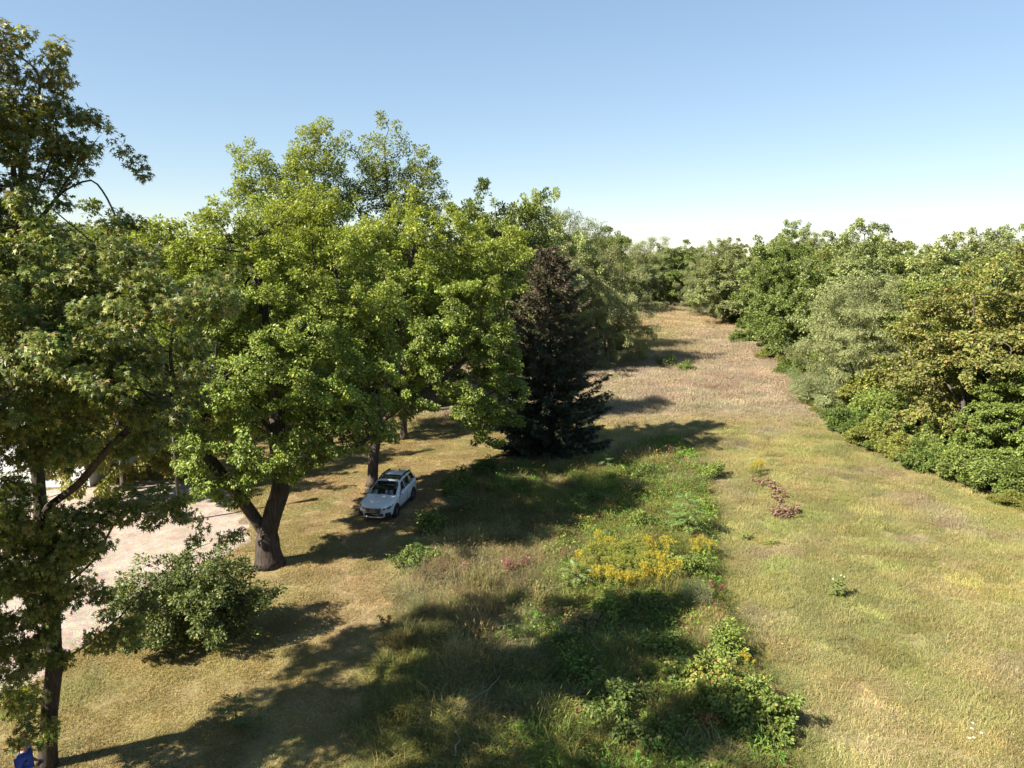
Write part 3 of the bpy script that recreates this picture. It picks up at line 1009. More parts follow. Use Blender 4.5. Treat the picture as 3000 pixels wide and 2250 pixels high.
tM.build(oM, M_LEAF, flare=0.45)

# --- tree right behind the car, limbs hanging in front of the spruce
bN = (-8.3, 41.9)
skN = [local(bN, [G(1090, 1424), Z(1095, 1330, 41.9), Z(1110, 1230, 42), Z(1145, 1100, 42.3), Z(1150, 1000, 42.5), Z(1180, 850, 43), Z(1220, 700, 43.5)]),
       local(bN, [Z(1110, 1240, 42), Z(1200, 1170, 42), Z(1290, 1120, 42.2), Z(1400, 1020, 42.6), Z(1490, 980, 43)]),
       local(bN, [Z(1145, 1100, 42.3), Z(1060, 980, 42.3), Z(1010, 860, 42.5)]),
       local(bN, [Z(1200, 1170, 42), Z(1290, 1200, 41.6), Z(1390, 1180, 41.8), Z(1460, 1140, 42)])]
lbN = [plobe(bN, *q) for q in [
    (1230, 690, 43.5, 2.1), (1060, 740, 43, 1.8), (1350, 730, 43.5, 2.0), (1150, 850, 42, 2.0), (1330, 880, 42, 2.1), (1420, 830, 43.5, 1.6), (1250, 1010, 41, 1.8), (1420, 1000, 42, 1.7), (1450, 1010, 42.6, 1.1),
    (1460, 1110, 42.4, 1.25), (1400, 1180, 41.6, 1.4), (1470, 1210, 42.4, 1.1), (1300, 1150, 41, 1.1), (1090, 1010, 41.6, 1.5), (1190, 1180, 41, 0.9), (1420, 1290, 42.2, 0.8), (1080, 1270, 40.8, 0.8), (1500, 730, 44, 1.4), (930, 1090, 39.8, 1.6), (970, 960, 40.2, 1.8), (960, 1230, 39.6, 1.1), (1030, 880, 41, 1.6), (1200, 860, 46, 2.2), (1330, 900, 46, 2.1), (1080, 900, 46, 2), (1250, 1040, 45.5, 1.6)]]
tN = Tree(104, skN, lbN, n_attr=7600, D=0.34, kill=0.35, clump=0.52, per=12, flat=0.7, shell=0.5, n_leaf=160000, leaf=0.15, up=0.2, tpl=RHOMB, cols=C_YELG, w=W_YELG,
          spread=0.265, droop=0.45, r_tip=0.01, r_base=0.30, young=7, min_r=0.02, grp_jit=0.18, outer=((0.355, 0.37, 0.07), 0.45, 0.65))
oN = thing("boxelder_tree", "broad yellow-green tree behind the white car with limbs drooping towards the dark spruce", "tree", (*bN, 0))
tN.build(oN, M_LEAF)

# --- two tall tops behind them
bT = (-14.2, 51.0)
skT = [local(bT, [(bT[0], bT[1], 0), (bT[0] + .1, bT[1], 6), Z(860, 700, 51), Z(890, 560, 51), Z(930, 420, 51)]),
       local(bT, [Z(860, 700, 51), Z(780, 560, 51), Z(750, 450, 51)])]
lbT = [plobe(bT, *q) for q in [(930, 470, 51, 1.7, 1.1), (860, 540, 51, 1.7), (760, 490, 51, 1.1, 1.3), (800, 600, 50, 1.8), (960, 600, 51, 2.0), (880, 700, 50, 2.4), (730, 560, 51, 1.2), (960, 800, 51, 2.2), (790, 800, 51, 2.2), (880, 950, 50, 2.2)]]
tT = Tree(105, skT, lbT, n_attr=3200, D=0.4, kill=0.42, clump=0.55, per=6, flat=0.8, n_leaf=66000, leaf=0.17, cols=C_YELG, w=W_YELG, spread=0.37, droop=0.5, r_base=0.26, min_r=0.022, up=0.2, outer=((0.33, 0.33, 0.07), 0.5, 0.7))
oT = thing("poplar_tree", "tall yellow-green tree whose twin top stands highest left of centre on the skyline", "tree", (*bT, 0))
tT.build(oT, M_LEAF, split_limbs=False)
bU = (-8.0, 53.0)
skU = [local(bU, [(bU[0], bU[1], 0), (bU[0] + .1, bU[1], 7), Z(1150, 680, 53), Z(1135, 560, 53), Z(1125, 420, 53)]), local(bU, [Z(1150, 680, 53), Z(1220, 570, 53), Z(1260, 480, 53)])]
lbU = [plobe(bU, *q) for q in [(1125, 450, 53, 1.2, 1.3), (1110, 520, 53, 1.5), (1240, 510, 53, 1.3), (1160, 590, 53, 1.9), (1060, 570, 53, 1.0), (1230, 620, 53, 1.6), (1140, 720, 53, 2.2), (1080, 850, 53, 2.2), (1230, 850, 53, 2.2)]]
tU = Tree(106, skU, lbU, n_attr=2200, D=0.4, kill=0.42, clump=0.55, per=6, flat=0.8, n_leaf=42000, leaf=0.17, cols=C_MID, w=W_MID, spread=0.37, droop=0.5, r_base=0.24, min_r=0.016, up=0.2, outer=((0.30, 0.31, 0.07), 0.5, 0.7))
oU = thing("poplar_tree", "tall airy tree with bare twigs showing, second skyline top left of centre", "tree", (*bU, 0))
tU.build(oU, M_LEAF, split_limbs=False)


# ------------------------------------------------------------------ prototypes that are repeated
def generic(seed, h, r, cols, w, n_leaf, leaf, base_h, shape='round', name_bark=None, n_attr=3000, **kw):
    """a free-standing tree: stem, main forks and a crown of clumps"""
    rng = np.random.default_rng(seed)
    sk = [[(0, 0, 0), (0.1, 0.05, h * 0.2), (0.0, 0.15, h * 0.45), (0.15, 0, h * 0.7), (0.1, 0.1, h * 0.9)]]
    for k in range(4):
        a = k * 1.6 + rng.uniform(0, 1); z0 = h * rng.uniform(0.18, 0.42)
        sk.append([(0.05, 0.08, z0), (math.cos(a) * r * 0.35, math.sin(a) * r * 0.35, z0 + h * 0.14), (math.cos(a) * r * 0.62, math.sin(a) * r * 0.62, z0 + h * 0.30)])
    lobes = []
    nl = 26
    for i in range(nl):
        t = (i + 0.5) / nl
        z = base_h + (h - base_h) * (0.06 + 0.86 * t)
        if shape == 'round':
            rr = r * math.sqrt(max(0.05, 1 - ((t - 0.42) / 0.62) ** 2))
        elif shape == 'low':
            rr = r * (1.0 - 0.62 * t)
        else:
            rr = r * (0.45 + 0.55 * math.sin(math.pi * min(1, t * 1.05)))
        a = i * 2.4 + rng.uniform(-.4, .4)
        d = rr * rng.uniform(0.4, 0.75)
        s = max(0.2 * r, rr * rng.uniform(0.42, 0.6))
        lobes.append((math.cos(a) * d, math.sin(a) * d, z, s, s, s * 0.75))
    lobes.append((0, 0, h * 0.72, r * 0.4, r * 0.4, h * 0.16))
    lobes.append((rng.uniform(-.3, .3), 0, h * 0.9, r * 0.2, r * 0.2, h * 0.09))
    kw.setdefault('D', 0.42); kw.setdefault('kill', 0.45); kw.setdefault('clump', 0.62); kw.setdefault('spread', 0.32); kw.setdefault('per', 11)
    return Tree(seed, sk, lobes, n_attr=n_attr, n_leaf=n_leaf, leaf=leaf, cols=cols, w=w, r_base=kw.pop('r_base', 0.2), bark=name_bark, min_r=0.026, **kw)


PROTO = {}


def proto(key, name, tree, mat=None):
    """build once at its first place; later places are copies"""
    PROTO[key] = [name, tree, None, mat or M_LEAFV]


def put(key, label, x, y, rz, s, sz=None, cat="tree", group=None):
    name, tree, first, mat = PROTO[key]
    if first is None:
        o = thing(name, label, cat)
        tree.build(o, mat, split_limbs=False)
        PROTO[key][2] = o
        if group:
            o["group"] = group
    else:
        o = copy_tree(first, label=label, group=group)
    o.location = (x, y, 0); o.rotation_euler = (0, 0, rz); o.scale = (s, s, sz or s)
    return o


proto('pale', "silver_maple", generic(201, 15, 5.6, C_PALE, W_PALE, 52000, 0.23, 0.8, 'tall', up=0.25, flat=0.9, droop=0.1))
proto('mid', "maple_tree", generic(202, 14, 6.0, C_MID, W_MID, 54000, 0.24, 0.5, 'round', M_BARKP))
proto('gold', "hickory_tree", generic(203, 13, 5.8, C_GOLD, W_GOLD, 56000, 0.23, 0.4, 'round', flat=0.5))
proto('deep', "maple_tree", generic(204, 12, 5.4, C_DEEP, W_DEEP, 50000, 0.23, 0.3, 'low', flat=0.45))
proto('grey', "locust_tree", generic(205, 13, 5.6, C_GREY, W_GREY, 62000, 0.24, 0.5, 'round', M_BARKP, tpl=LANCE, droop=0.7, spread=0.4))

# right-hand edge of the field, from near to far
RIGHT = [
    ('deep', "dark green layered maple at the right picture edge beside the field", 32.5, 39.5, 0.4, 0.92, 1.0),
    ('deep', "low dark green maple behind the right-edge shrubs, below the golden tree", 30.8, 44.5, 2.2, 0.62, 0.62),
    ('gold', "large golden-green hickory bulging over the field edge on the right", 31.0, 49.5, 1.0, 0.98, 0.92),
    ('gold', "golden-brown tree forming the highest crown at the right picture edge", 38.5, 47.5, 2.9, 1.2, 1.22),
    ('gold', "ochre-tinged tree just behind the large golden-green hickory", 37.5, 57.5, 4.1, 1.0, 1.08),
    ('grey', "grey-green locust with pale bare stem at the right field edge", 31.0, 65.5, 0.3, 0.95, 0.9),
    ('mid', "mid-green rounded tree between the locust and the golden hickory", 37.0, 66.0, 2.0, 0.85, 0.92),
    ('pale', "tall pale green silver maple standing above the right-hand trees", 37.5, 80.0, 0.0, 1.08, 1.14),
    ('pale', "pale green maple crowded against the tall pale one on its right", 43.5, 76.0, 2.4, 0.92, 0.98),
    ('mid', "dense green tree left of the tall pale maple at the field edge", 38.0, 104.0, 4.3, 1.0, 1.2),
    ('mid', "green tree with pale leaning stem left of the tall pale maple", 36.0, 93.0, 1.2, 0.95, 1.0),
    ('pale', "silvery-green feathery tree right of the dark gap at the field end", 39.0, 136.0, 1.0, 1.15, 1.08),
    ('pale', "silvery-green tree behind the feathery one near the field end", 43.0, 122.0, 3.3, 1.05, 1.06),
    ('grey', "grey-green tree beside the dark gap at the field end", 42.0, 155.0, 2.0, 1.2, 1.2),
]
for a in RIGHT:
    put(a[0], a[1], a[2], a[3], a[4], a[5], a[6])

# left of the far field, behind the spruce
LEFT = [
    ('grey', "grey-green weeping tree right behind the dark spruce", 11.4, 87.0, 1.5, 0.98, 1.14),
    ('grey', "second grey-green tree behind the spruce, rising to the skyline", 7.6, 99.0, 3.6, 1.15, 1.5),
    ('mid', "round dark green tree beside the weeping grey-green one at the far field", 7.5, 122.0, 0.5, 1.1, 1.25),
    ('mid', "dark green tree overhanging the left of the gap at the field end", 19.5, 160.0, 2.8, 1.25, 1.35),
    ('pale', "pale tree at the left of the far field, behind the dark green ones", 6.0, 140.0, 5.0, 1.1, 1.25),
    ('grey', "grey-green tree closing the far end of the field in shade", 33.5, 182.0, 1.0, 1.3, 1.35),
    ('mid', "dark tree left of the black gap at the field's far end", 21.5, 173.0, 1.9, 1.3, 1.4),
    ('mid', "shaded tree at the far end of the field right of the gap", 41.0, 182.0, 4.0, 1.3, 1.2),
    ('mid', "yellow-green tree on the skyline between the tall tops and the spruce", -1.8, 80.0, 0.9, 1.2, 1.52),
    ('pale', "light green tree on the skyline just left of the spruce", 4.0, 86.0, 2.0, 1.05, 1.38),
    ('gold', "yellowish tree on the left skyline behind the near maple", -22.5, 41.0, 0.3, 0.8, 1.1),
    ('mid', "green tree left of the yellowish one, behind the house", -30.0, 50.0, 1.4, 1.0, 1.12),
    ('mid', "green tree showing its dark trunk between the two spreading yellow-green ones", -9.0, 66.0, 2.7, 0.95, 1.1),
    ('mid', "green tree behind the big spreading tree, left of the tall tops", -20.0, 60.0, 4.4, 1.0, 1.08),
    ('deep', "dark tree on the far left behind the house roof", -37.0, 58.0, 3.0, 1.1, 1.3),
]
for a in LEFT:
    put(a[0], a[1], a[2], a[3], a[4], a[5], a[6])

# the treeline behind: single trees that make up the skyline
rngf = np.random.default_rng(909)
GRP = "trees of the far treeline"
LBL = "distant tree in the even wood along the horizon"
keys = ['pale', 'mid', 'grey', 'deep', 'gold', 'mid']
spots = []
for i in range(4000):
    y_ = rngf.uniform(62, 330); x_ = rngf.uniform(-0.72, 0.80) * y_
    left_lim = np.interp(y_, [62, 90, 130, 180, 200], [-16, -6, 0, 12, 90])
    if y_ < 186 and left_lim < x_ < edge_x(y_) + 12:
        continue
    if x_ < -60 and y_ < 90:
        continue
    if all((x_ - a) ** 2 + (y_ - b) ** 2 > (8 + y_ * 0.028) ** 2 for a, b in spots):
        spots.append((x_, y_))
    if len(spots) >= 210:
        break
for (x_, y_) in spots:
    s_ = rngf.uniform(0.9, 1.2)
    put(keys[rngf.integers(len(keys))], LBL, x_, y_, rngf.uniform(0, 6.28), s_ * 1.05, s_ * rngf.uniform(1.0, 1.16), group=GRP)

# unseen trees added beside and behind the camera to block sky light
GRO = "unseen trees added to block sky light"
LBO = "tree added outside the view to block sky light"
rngo = np.random.default_rng(333)
for i in range(11):
    put(keys[i % 6], LBO, 36 + rngo.uniform(-1.5, 6), 32 - 6.4 * i, rngo.uniform(0, 6), rngo.uniform(0.95, 1.2), rngo.uniform(1.1, 1.3), group=GRO)
for i in range(12):
    put(keys[(i + 2) % 6], LBO, 32 - 7.0 * i, -36 - rngo.uniform(0, 6), rngo.uniform(0, 6), rngo.uniform(1.05, 1.25), rngo.uniform(1.15, 1.4), group=GRO)
for i in range(8):
    put(keys[(i + 4) % 6], LBO, -46 - rngo.uniform(0, 5), -24 + 7.5 * i, rngo.uniform(0, 6), rngo.uniform(1.05, 1.2), rngo.uniform(1.1, 1.3), group=GRO)
# ------------------------------------------------------------------ spruce
def build_spruce():
    rng = np.random.default_rng(301)
    bs = G(1606, 1322)
    root = thing("spruce_tree", "dark conical spruce with brownish top standing at the centre of the view", "tree", (bs[0], bs[1], 0))
    H = 13.9
    mb = MB()
    zz = np.linspace(0, H * 0.98, 14)
    mb.tube(np.stack((0.06 * np.sin(zz), 0.05 * np.cos(zz * 0.7) - 0.05, zz), 1), 0.24 * (1 - zz / H) ** 0.8 + 0.012, 10)
    pos = []; al = []; tint = []; siz = []
    bw = MB()
    z = 0.25
    while z < H - 0.15:
        f = 1 - z / H
        R = 4.6 * f ** 0.52 * (1 - 0.25 * max(0, 0.14 - z / H) / 0.14)
        nb = int(8 + 5 * f)
        a0 = rng.uniform(0, 6.28)
        for k in range(nb):
            a = a0 + k * 6.283 / nb + rng.uniform(-.22, .22)
            L = R * rng.uniform(0.62, 1.15)
            if rng.uniform() < 0.12:
                L *= 0.55
            t = np.linspace(0, 1, 7)
            dr = -0.16 * L * (0.4 + f)
            pz = z + rng.uniform(-.14, .14) + dr * np.sin(t * 2.2) + 0.10 * L * t ** 3 + (1 - f) * 0.5 * L * t
            b = np.stack((np.cos(a) * L * t, np.sin(a) * L * t, pz), 1)
            bw.tube(b, 0.035 * f * (1 - t * 0.85) + 0.008, 4, cap=False)
            m = int(16 + 30 * L)
            tt = 0.12 + 0.88 * rng.uniform(size=m) ** 0.75
            c = np.stack([np.interp(tt, t, b[:, i]) for i in range(3)], 1)
            side = np.where(rng.uniform(size=m) < 0.5, 1, -1)
            ta = a + side * rng.uniform(0.35, 1.15, m) * (1 - 0.4 * tt)
            w = (0.16 + 0.34 * (1 - tt)) * rng.uniform(0.6, 1.2, m) * min(1, 0.35 + L / 3)
            c = c + np.stack((np.cos(ta), np.sin(ta), np.zeros(m)), 1) * (w * rng.uniform(0, 1, m))[:, None]
            c[:, 2] += rng.normal(scale=0.05, size=m) - 0.12 * rng.uniform(size=m) * f
            pos.append(c); al.append(np.stack((np.cos(ta), np.sin(ta), rng.normal(scale=0.25, size=m) - 0.12), 1))
            siz.append(np.full(m, 0.30) * rng.uniform(0.65, 1.3, m))
            brown = np.clip((z / H - 0.30) * 2.4 + rng.uniform(-0.35, 0.35), 0, 1) * (rng.uniform(size=m) < 0.62)
            green = np.array((0.06, 0.08, 0.046)); br = np.array((0.155, 0.11, 0.066)); tip = np.array((0.13, 0.17, 0.12))
            cc = green * (1 - brown[:, None]) + br * brown[:, None]
            cc = np.where((tt > 0.88)[:, None] & (rng.uniform(size=(m, 1)) < 0.4) & (z < 7), tip, cc)
            tint.append(cc * np.exp(rng.normal(scale=0.2, size=(m, 1))))
        z += 0.30 + 0.10 * rng.uniform() + 0.12 * (1 - f)
    pos = np.concatenate(pos); al = np.concatenate(al); tint = np.concatenate(tint); siz = np.concatenate(siz)
    pos[:, 2] = np.maximum(pos[:, 2], 0.05)
    # each twig: crossed narrow sprays
    P2 = np.repeat(pos, 3, 0); A2 = np.repeat(al, 3, 0) + rng.normal(scale=0.3, size=(len(pos) * 3, 3))
    nn = rng.normal(size=(len(P2), 3)) * 0.7 + np.array((0, 0, 0.6))
    V, F = leaves_geo(P2, leaf_frames(rng, A2, nn), np.repeat(siz, 3) * rng.uniform(0.7, 1.1, len(P2)), LANCE)
    link("trunk", mb.mesh("trunk", M_BARKD, True), root)
    link("branch", bw.mesh("branch", M_BARKD, True), root)
    link("crown", make_mesh("crown", V, [F], M_NEEDLE, np.repeat(np.repeat(tint, 3, 0), 4, 0)), root)


build_spruce()


# ------------------------------------------------------------------ shrubs
def shrub(seed, rx, ry, h, cols, w, n_leaf, leaf, tpl=RHOMB, stems=9, n_attr=420, bark=None, wild=0.45, **kw):
    rng = np.random.default_rng(seed)
    sk = []
    for k in range(stems):
        a = k * 6.283 / stems + rng.uniform(-.3, .3); q = rng.uniform(0.25, 0.6)
        b0 = np.array((math.cos(a) * rx * 0.12, math.sin(a) * ry * 0.12, 0.0))
        sk.append([b0 if k else np.zeros(3), (math.cos(a) * rx * q * 0.5, math.sin(a) * ry * q * 0.5, h * 0.3), (math.cos(a) * rx * q, math.sin(a) * ry * q, h * rng.uniform(0.55, 0.8))])
    lobes = []
    for i in range(16):
        a = i * 2.4 + rng.uniform(-.4, .4); q = math.sqrt((i + 0.5) / 16)
        top = h * (1 - 0.42 * q * q) * rng.uniform(1 - wild, 1 + wild * 0.4)
        r_ = h * rng.uniform(0.2, 0.32)
        lobes.append((math.cos(a) * rx * q * 0.8, math.sin(a) * ry * q * 0.8, max(r_ * 0.8, top - r_), min(r_, rx * .5), min(r_, ry * .5), r_))
        if i % 2:
            lobes.append((math.cos(a) * rx * q * 0.85, math.sin(a) * ry * q * 0.85, h * 0.28, rx * 0.22, ry * 0.22, h * 0.22))
    kw.setdefault('D', 0.2); kw.setdefault('kill', 0.22); kw.setdefault('clump', 0.3); kw.setdefault('spread', 0.24); kw.setdefault('shoots', 0.5); kw.setdefault('shoot_len', 0.5)
    return Tree(seed, sk, lobes, n_attr=n_attr, n_leaf=n_leaf, leaf=leaf, tpl=tpl, cols=cols, w=w, r_tip=0.005, r_base=0.03, min_r=0.006, bark=bark or M_BARK, droop=kw.pop('droop', 0.25), **kw)


C_LILAC = [(0.12, 0.15, 0.042), (0.075, 0.105, 0.032), (0.20, 0.22, 0.075), (0.33, 0.27, 0.09)]
bL = G(570, 1880)
tL = shrub(401, 2.6, 1.9, 3.8, C_LILAC, [0.42, 0.36, 0.18, 0.04], 29000, 0.105, OVATE, stems=18, n_attr=2200, bark=M_BARKP, D=0.2, kill=0.22, clump=0.3, spread=0.2, wild=0.16)
oL = thing("lilac_bush", "large rounded leafy bush on the lawn in front of the big forked trunk", "bush", (bL[0], bL[1], 0))
tL.build(oL, M_PLANT, flare=0, split_limbs=False)

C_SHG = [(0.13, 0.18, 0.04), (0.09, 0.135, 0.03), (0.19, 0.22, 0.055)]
C_SHY = [(0.235, 0.245, 0.055), (0.17, 0.195, 0.045), (0.31, 0.28, 0.065)]
C_SHP = [(0.24, 0.27, 0.13), (0.18, 0.215, 0.095), (0.30, 0.325, 0.165)]
PROTO['shg'] = ["shrub", shrub(411, 1.6, 1.6, 2.4, C_SHG, [0.45, 0.33, 0.22], 11000, 0.15, RHOMB, n_attr=380, D=0.28, kill=0.3, clump=0.4, spread=0.32), None, M_LEAFV]
PROTO['shy'] = ["shrub", shrub(412, 1.6, 1.6, 2.2, C_SHY, [0.45, 0.35, 0.2], 11000, 0.14, RHOMB, n_attr=380, D=0.28, kill=0.3, clump=0.4, spread=0.32), None, M_LEAFV]
PROTO['shp'] = ["shrub", shrub(413, 1.9, 1.9, 2.8, C_SHP, [0.45, 0.35, 0.2], 15000, 0.15, LANCE, n_attr=420, D=0.28, kill=0.3, clump=0.45, spread=0.36), None, M_LEAFV]
SHRUBS = [
    ('shp', "pale grey-green shrub bulging from the wood edge on the right", 2420, 1205, 1.15, 0.3),
    ('shp', "smaller pale grey-green shrub beside the bulging pale one", 2360, 1160, 0.8, 2.1),
    ('shy', "yellow-green shrub at the foot of the golden hickory", 2570, 1325, 0.95, 1.0),
    ('shy', "yellow-tinged shrub right of the yellow-green one below the hickory", 2650, 1350, 0.75, 3.0),
    ('shg', "dark green shrub between the pale shrub and the yellow-green one", 2490, 1275, 0.95, 2.0),
    ('shg', "dark green shrub at the right wood edge under the golden tree", 2735, 1390, 0.85, 0.6),
    ('shy', "small upright yellowish shrub standing out into the field edge", 2765, 1392, 0.62, 4.6),
    ('shg', "green shrub second from the right picture edge along the wood", 2850, 1425, 1.0, 4.0),
    ('shg', "green shrub at the right picture edge below the layered maple", 2960, 1462, 1.0, 5.2),
    ('shy', "yellow-leaved shrub in the dark gap near the right picture edge", 2925, 1425, 0.6, 1.4),
    ('shg', "green shrub at the field edge under the locust", 2330, 1105, 1.0, 1.1),
    ('shy', "ochre shrub at the field edge left of the locust", 2255, 1062, 0.85, 2.2),
    ('shg', "dark shrub below the green tree with the leaning stem", 2185, 1018, 1.1, 3.1),
    ('shg', "bushy growth at the foot of the weeping grey-green tree", 1815, 1035, 1.1, 0.2),
    ('shg', "shaded shrub on the left margin of the far field", 1760, 1060, 1.2, 2.6),
    ('shy', "lit yellow-green bush at the left margin of the far field", 1730, 1040, 0.9, 5.1),
]
for k, lab, px, py, s, rz in SHRUBS:
    g = G(px, py)
    put(k, lab, g[0], g[1] + 1.0 * s, rz, s, cat="shrub")
# deeper understory so the wood is closed behind its edge
rngu = np.random.default_rng(515)
for i in range(34):
    y_ = 40 + 105 * (i + rngu.uniform()) / 34
    k = ['shg', 'shy', 'shg', 'shg'][rngu.integers(4)]
    s_ = rngu.uniform(1.0, 1.6)
    put(k, "bushy undergrowth plant closing the shaded wood edge on the right", float(edge_x(y_)) + rngu.uniform(2.6, 5.5) + s_, y_, rngu.uniform(0, 6), s_, cat="shrub", group="undergrowth along the right wood edge")
for i in range(22):
    y_ = 76 + 96 * (i + rngu.uniform()) / 22
    x_ = np.interp(y_, [72, 90, 130, 180], [3, 6, 8, 18]) - rngu.uniform(0, 5)
    put(['shg', 'shp'][rngu.integers(2)], "bushy undergrowth plant closing the shaded wood edge left of the far field", x_, y_, rngu.uniform(0, 6), rngu.uniform(1.0, 1.6), cat="shrub", group="undergrowth along the left wood edge")

for i in range(26):
    y_ = 37 + 80 * ((i + rngu.uniform()) / 26) ** 1.2
    k = ['shg', 'shy', 'shg', 'shg', 'shy'][rngu.integers(5)]
    s_ = rngu.uniform(0.35, 0.8)
    o = put(k, "low ragged plant fringing the right wood edge against the field", float(edge_x(y_)) + rngu.uniform(-0.3, 1.6), y_, rngu.uniform(0, 6), s_, s_ * rngu.uniform(0.6, 1.3), cat="shrub", group="low fringe of the right wood edge")
# ------------------------------------------------------------------ meadow plants
rp = np.random.default_rng(600)


def leafset(rng, pos, along, normal, size, tpl, cols, jit=0.15):
    V, F = leaves_geo(pos, leaf_frames(rng, along, normal), size, tpl)
    c = palette(rng, len(pos), cols, np.ones(len(cols)), jit)
    return V, F, np.repeat(c, len(tpl[0]), 0)


def make_goldenrod(seed, h, yellow):
    rng = np.random.default_rng(seed)
    root = thing("goldenrod_plant", "x x x x", "wildflower")
    mb = MB(); lp = []; la = []; fp = []; fa = []
    for k in range(7):
        a = rng.uniform(0, 6.28); q = rng.uniform(0.02, 0.2); hh = h * rng.uniform(0.8, 1.1)
        b = np.array((math.cos(a) * q, math.sin(a) * q, 0)); t = b * 2.0 + np.array((0, 0, hh))
        pts = np.stack([b, (b + t) / 2 + rng.normal(scale=0.02, size=3), t])
        mb.tube(pts, np.array((0.007, 0.006, 0.003)), 4, cap=False)
        m = 26
        tt = rng.uniform(0.12, 0.9, m); c = b + (t - b) * tt[:, None]; an = rng.uniform(0, 6.28, m)
        lp.append(c); la.append(np.stack((np.cos(an), np.sin(an), rng.uniform(-.3, .35, m)), 1))
        # arching one-sided plume sprays
        for j in range(4):
            an = rng.uniform(0, 6.28); L = rng.uniform(0.1, 0.22)
            s = rng.uniform(0, 1, 34)
            base = t - np.array((0, 0, 0.05 * j))
            c = base + np.stack((np.cos(an) * L * s, np.sin(an) * L * s, 0.09 * np.sin(s * 2.6)), 1) + rng.normal(scale=0.016, size=(34, 3))
            fp.append(c); fa.append(rng.normal(size=(34, 3)) + np.array((0, 0, 0.6)))
    lp = np.concatenate(lp); la = np.concatenate(la); fp = np.concatenate(fp); fa = np.concatenate(fa)
    link("stem", mb.mesh("stem", simple_mat("goldenrod_stem", (0.16, 0.17, 0.05), 0.7)), root)
    V, F, c = leafset(rng, lp, la, np.array((0, 0, 1.0)) + rng.normal(scale=0.4, size=lp.shape), 0.13 * rng.uniform(0.6, 1.2, len(lp)), LANCE, [(0.20, 0.24, 0.05), (0.14, 0.19, 0.045), (0.26, 0.27, 0.07)])
    link("foliage", make_mesh("foliage", V, [F], M_PLANT, c), root)
    V, F, c = leafset(rng, fp, fa, rng.normal(size=fp.shape), 0.034 * rng.uniform(0.7, 1.3, len(fp)), RHOMB, yellow)
    link("flower_plume", make_mesh("flower_plume", V, [F], M_PLANT, c), root)
    return root


YF = [(0.46, 0.345, 0.025), (0.38, 0.31, 0.035), (0.52, 0.41, 0.05)]
YG = [(0.27, 0.28, 0.05), (0.22, 0.25, 0.045), (0.33, 0.31, 0.06)]
gr1 = make_goldenrod(61, 1.0, YF); gr2 = make_goldenrod(62, 0.95, YG)
first = {id(gr1): True, id(gr2): True}


def place_plant(src, label, x, y, rz, s, group=None):
    if first.get(id(src), False):
        o = src; first[id(src)] = False
        o["label"] = label
        if group:
            o["group"] = group
    else:
        o = copy_tree(src, label=label, group=group)
    o.location = (x, y, 0); o.rotation_euler = (0, 0, rz); o.scale = (s, s, s)
    return o


# main patch: greener left and top, golden on the right and lower rim
for i in range(44):
    a = i * 2.39996; q = math.sqrt((i + 0.5) / 44)
    px = 1830 + 150 * q * math.cos(a); py = 1690 + 68 * q * math.sin(a) - 0.16 * (px - 1830) * -1 * 0.3
    g = G(px, py)
    gold = rp.uniform() < (0.85 if (px > 1890 or py > 1725) else 0.18)
    place_plant(gr1 if gold else gr2, "golden-flowered goldenrod plant in the big patch on the meadow" if gold else "greenish goldenrod plant in the big patch on the meadow",
                g[0], g[1] - 0.3, rp.uniform(0, 6), rp.uniform(0.85, 1.25), "goldenrod in the big patch" if gold else "greenish goldenrod in the big patch")
for (px, py) in ((2030, 1640), (2060, 1632), (2075, 1650), (2045, 1655)):
    g = G(px, py); place_plant(gr1, "goldenrod plant in the small clump below the tall frond sapling", g[0], g[1], rp.uniform(0, 6), rp.uniform(0.7, 0.95), "small goldenrod clump")
for (px, py) in ((2200, 1392), (2215, 1388), (2230, 1396), (2210, 1400), (2228, 1385)):
    g = G(px, py); place_plant(gr1 if px > 2205 else gr2, "goldenrod plant in the lone clump out in the hay field", g[0], g[1], rp.uniform(0, 6), rp.uniform(0.7, 0.95), "lone goldenrod clump in the field")
for (px, py) in ((2170, 1950), (2185, 1985)):
    g = G(px, py); place_plant(gr1, "goldenrod sprig growing out of the vine-covered mound", g[0], g[1], rp.uniform(0, 6), 0.75, "goldenrod at the vine mound")


def make_frond(rng, L, n, col):
    pos = []; al = []; sz = []
    t = np.linspace(0.15, 1, n)
    cur = np.stack((L * t, np.zeros(n), L * (0.45 * t - 0.55 * t * t)), 1)
    for sgn in (-1, 1):
        pos.append(cur); al.append(np.stack((np.full(n, 0.45), np.full(n, sgn * 1.0), np.full(n, -0.25)), 1)); sz.append(np.full(n, L * 0.30) * np.sin(np.linspace(0.7, 2.7, n)))
    pos = np.concatenate(pos); al = np.concatenate(al) + rng.normal(scale=0.12, size=(2 * n, 3)); sz = np.concatenate(sz)
    tpl = (np.array([(0, 0, 0), (0.4, -0.16, 0.03), (1, 0, -0.08), (0.4, 0.16, 0.03)]), np.array([(0, 1, 2), (0, 2, 3)]))
    V, F = leaves_geo(pos, leaf_frames(rng, al, np.array((0, 0, 1.0)) + rng.normal(scale=0.2, size=pos.shape)), sz, tpl)
    c = np.repeat(np.array(col) * np.exp(rng.normal(scale=0.14, size=(2 * n, 1))), 4, 0)
    # rachis
    tv, tf = tube_geo(np.stack([(0, 0, 0), (L * 0.5, 0, L * 0.09), (L, 0, -L * 0.1)]).astype(float), np.array((0.008, 0.006, 0.002)), 3, False)
    tf = np.array([f for q in tf for f in ((q[0], q[1], q[2]), (q[0], q[2], q[3]))]) + len(V)
    V2 = np.concatenate((V, tv)); c = np.concatenate((c, np.broadcast_to(np.array((0.2, 0.12, 0.07)), (len(tv), 3))))
    return make_mesh("frond", V2, [np.concatenate((F, tf))], M_PLANT, c)


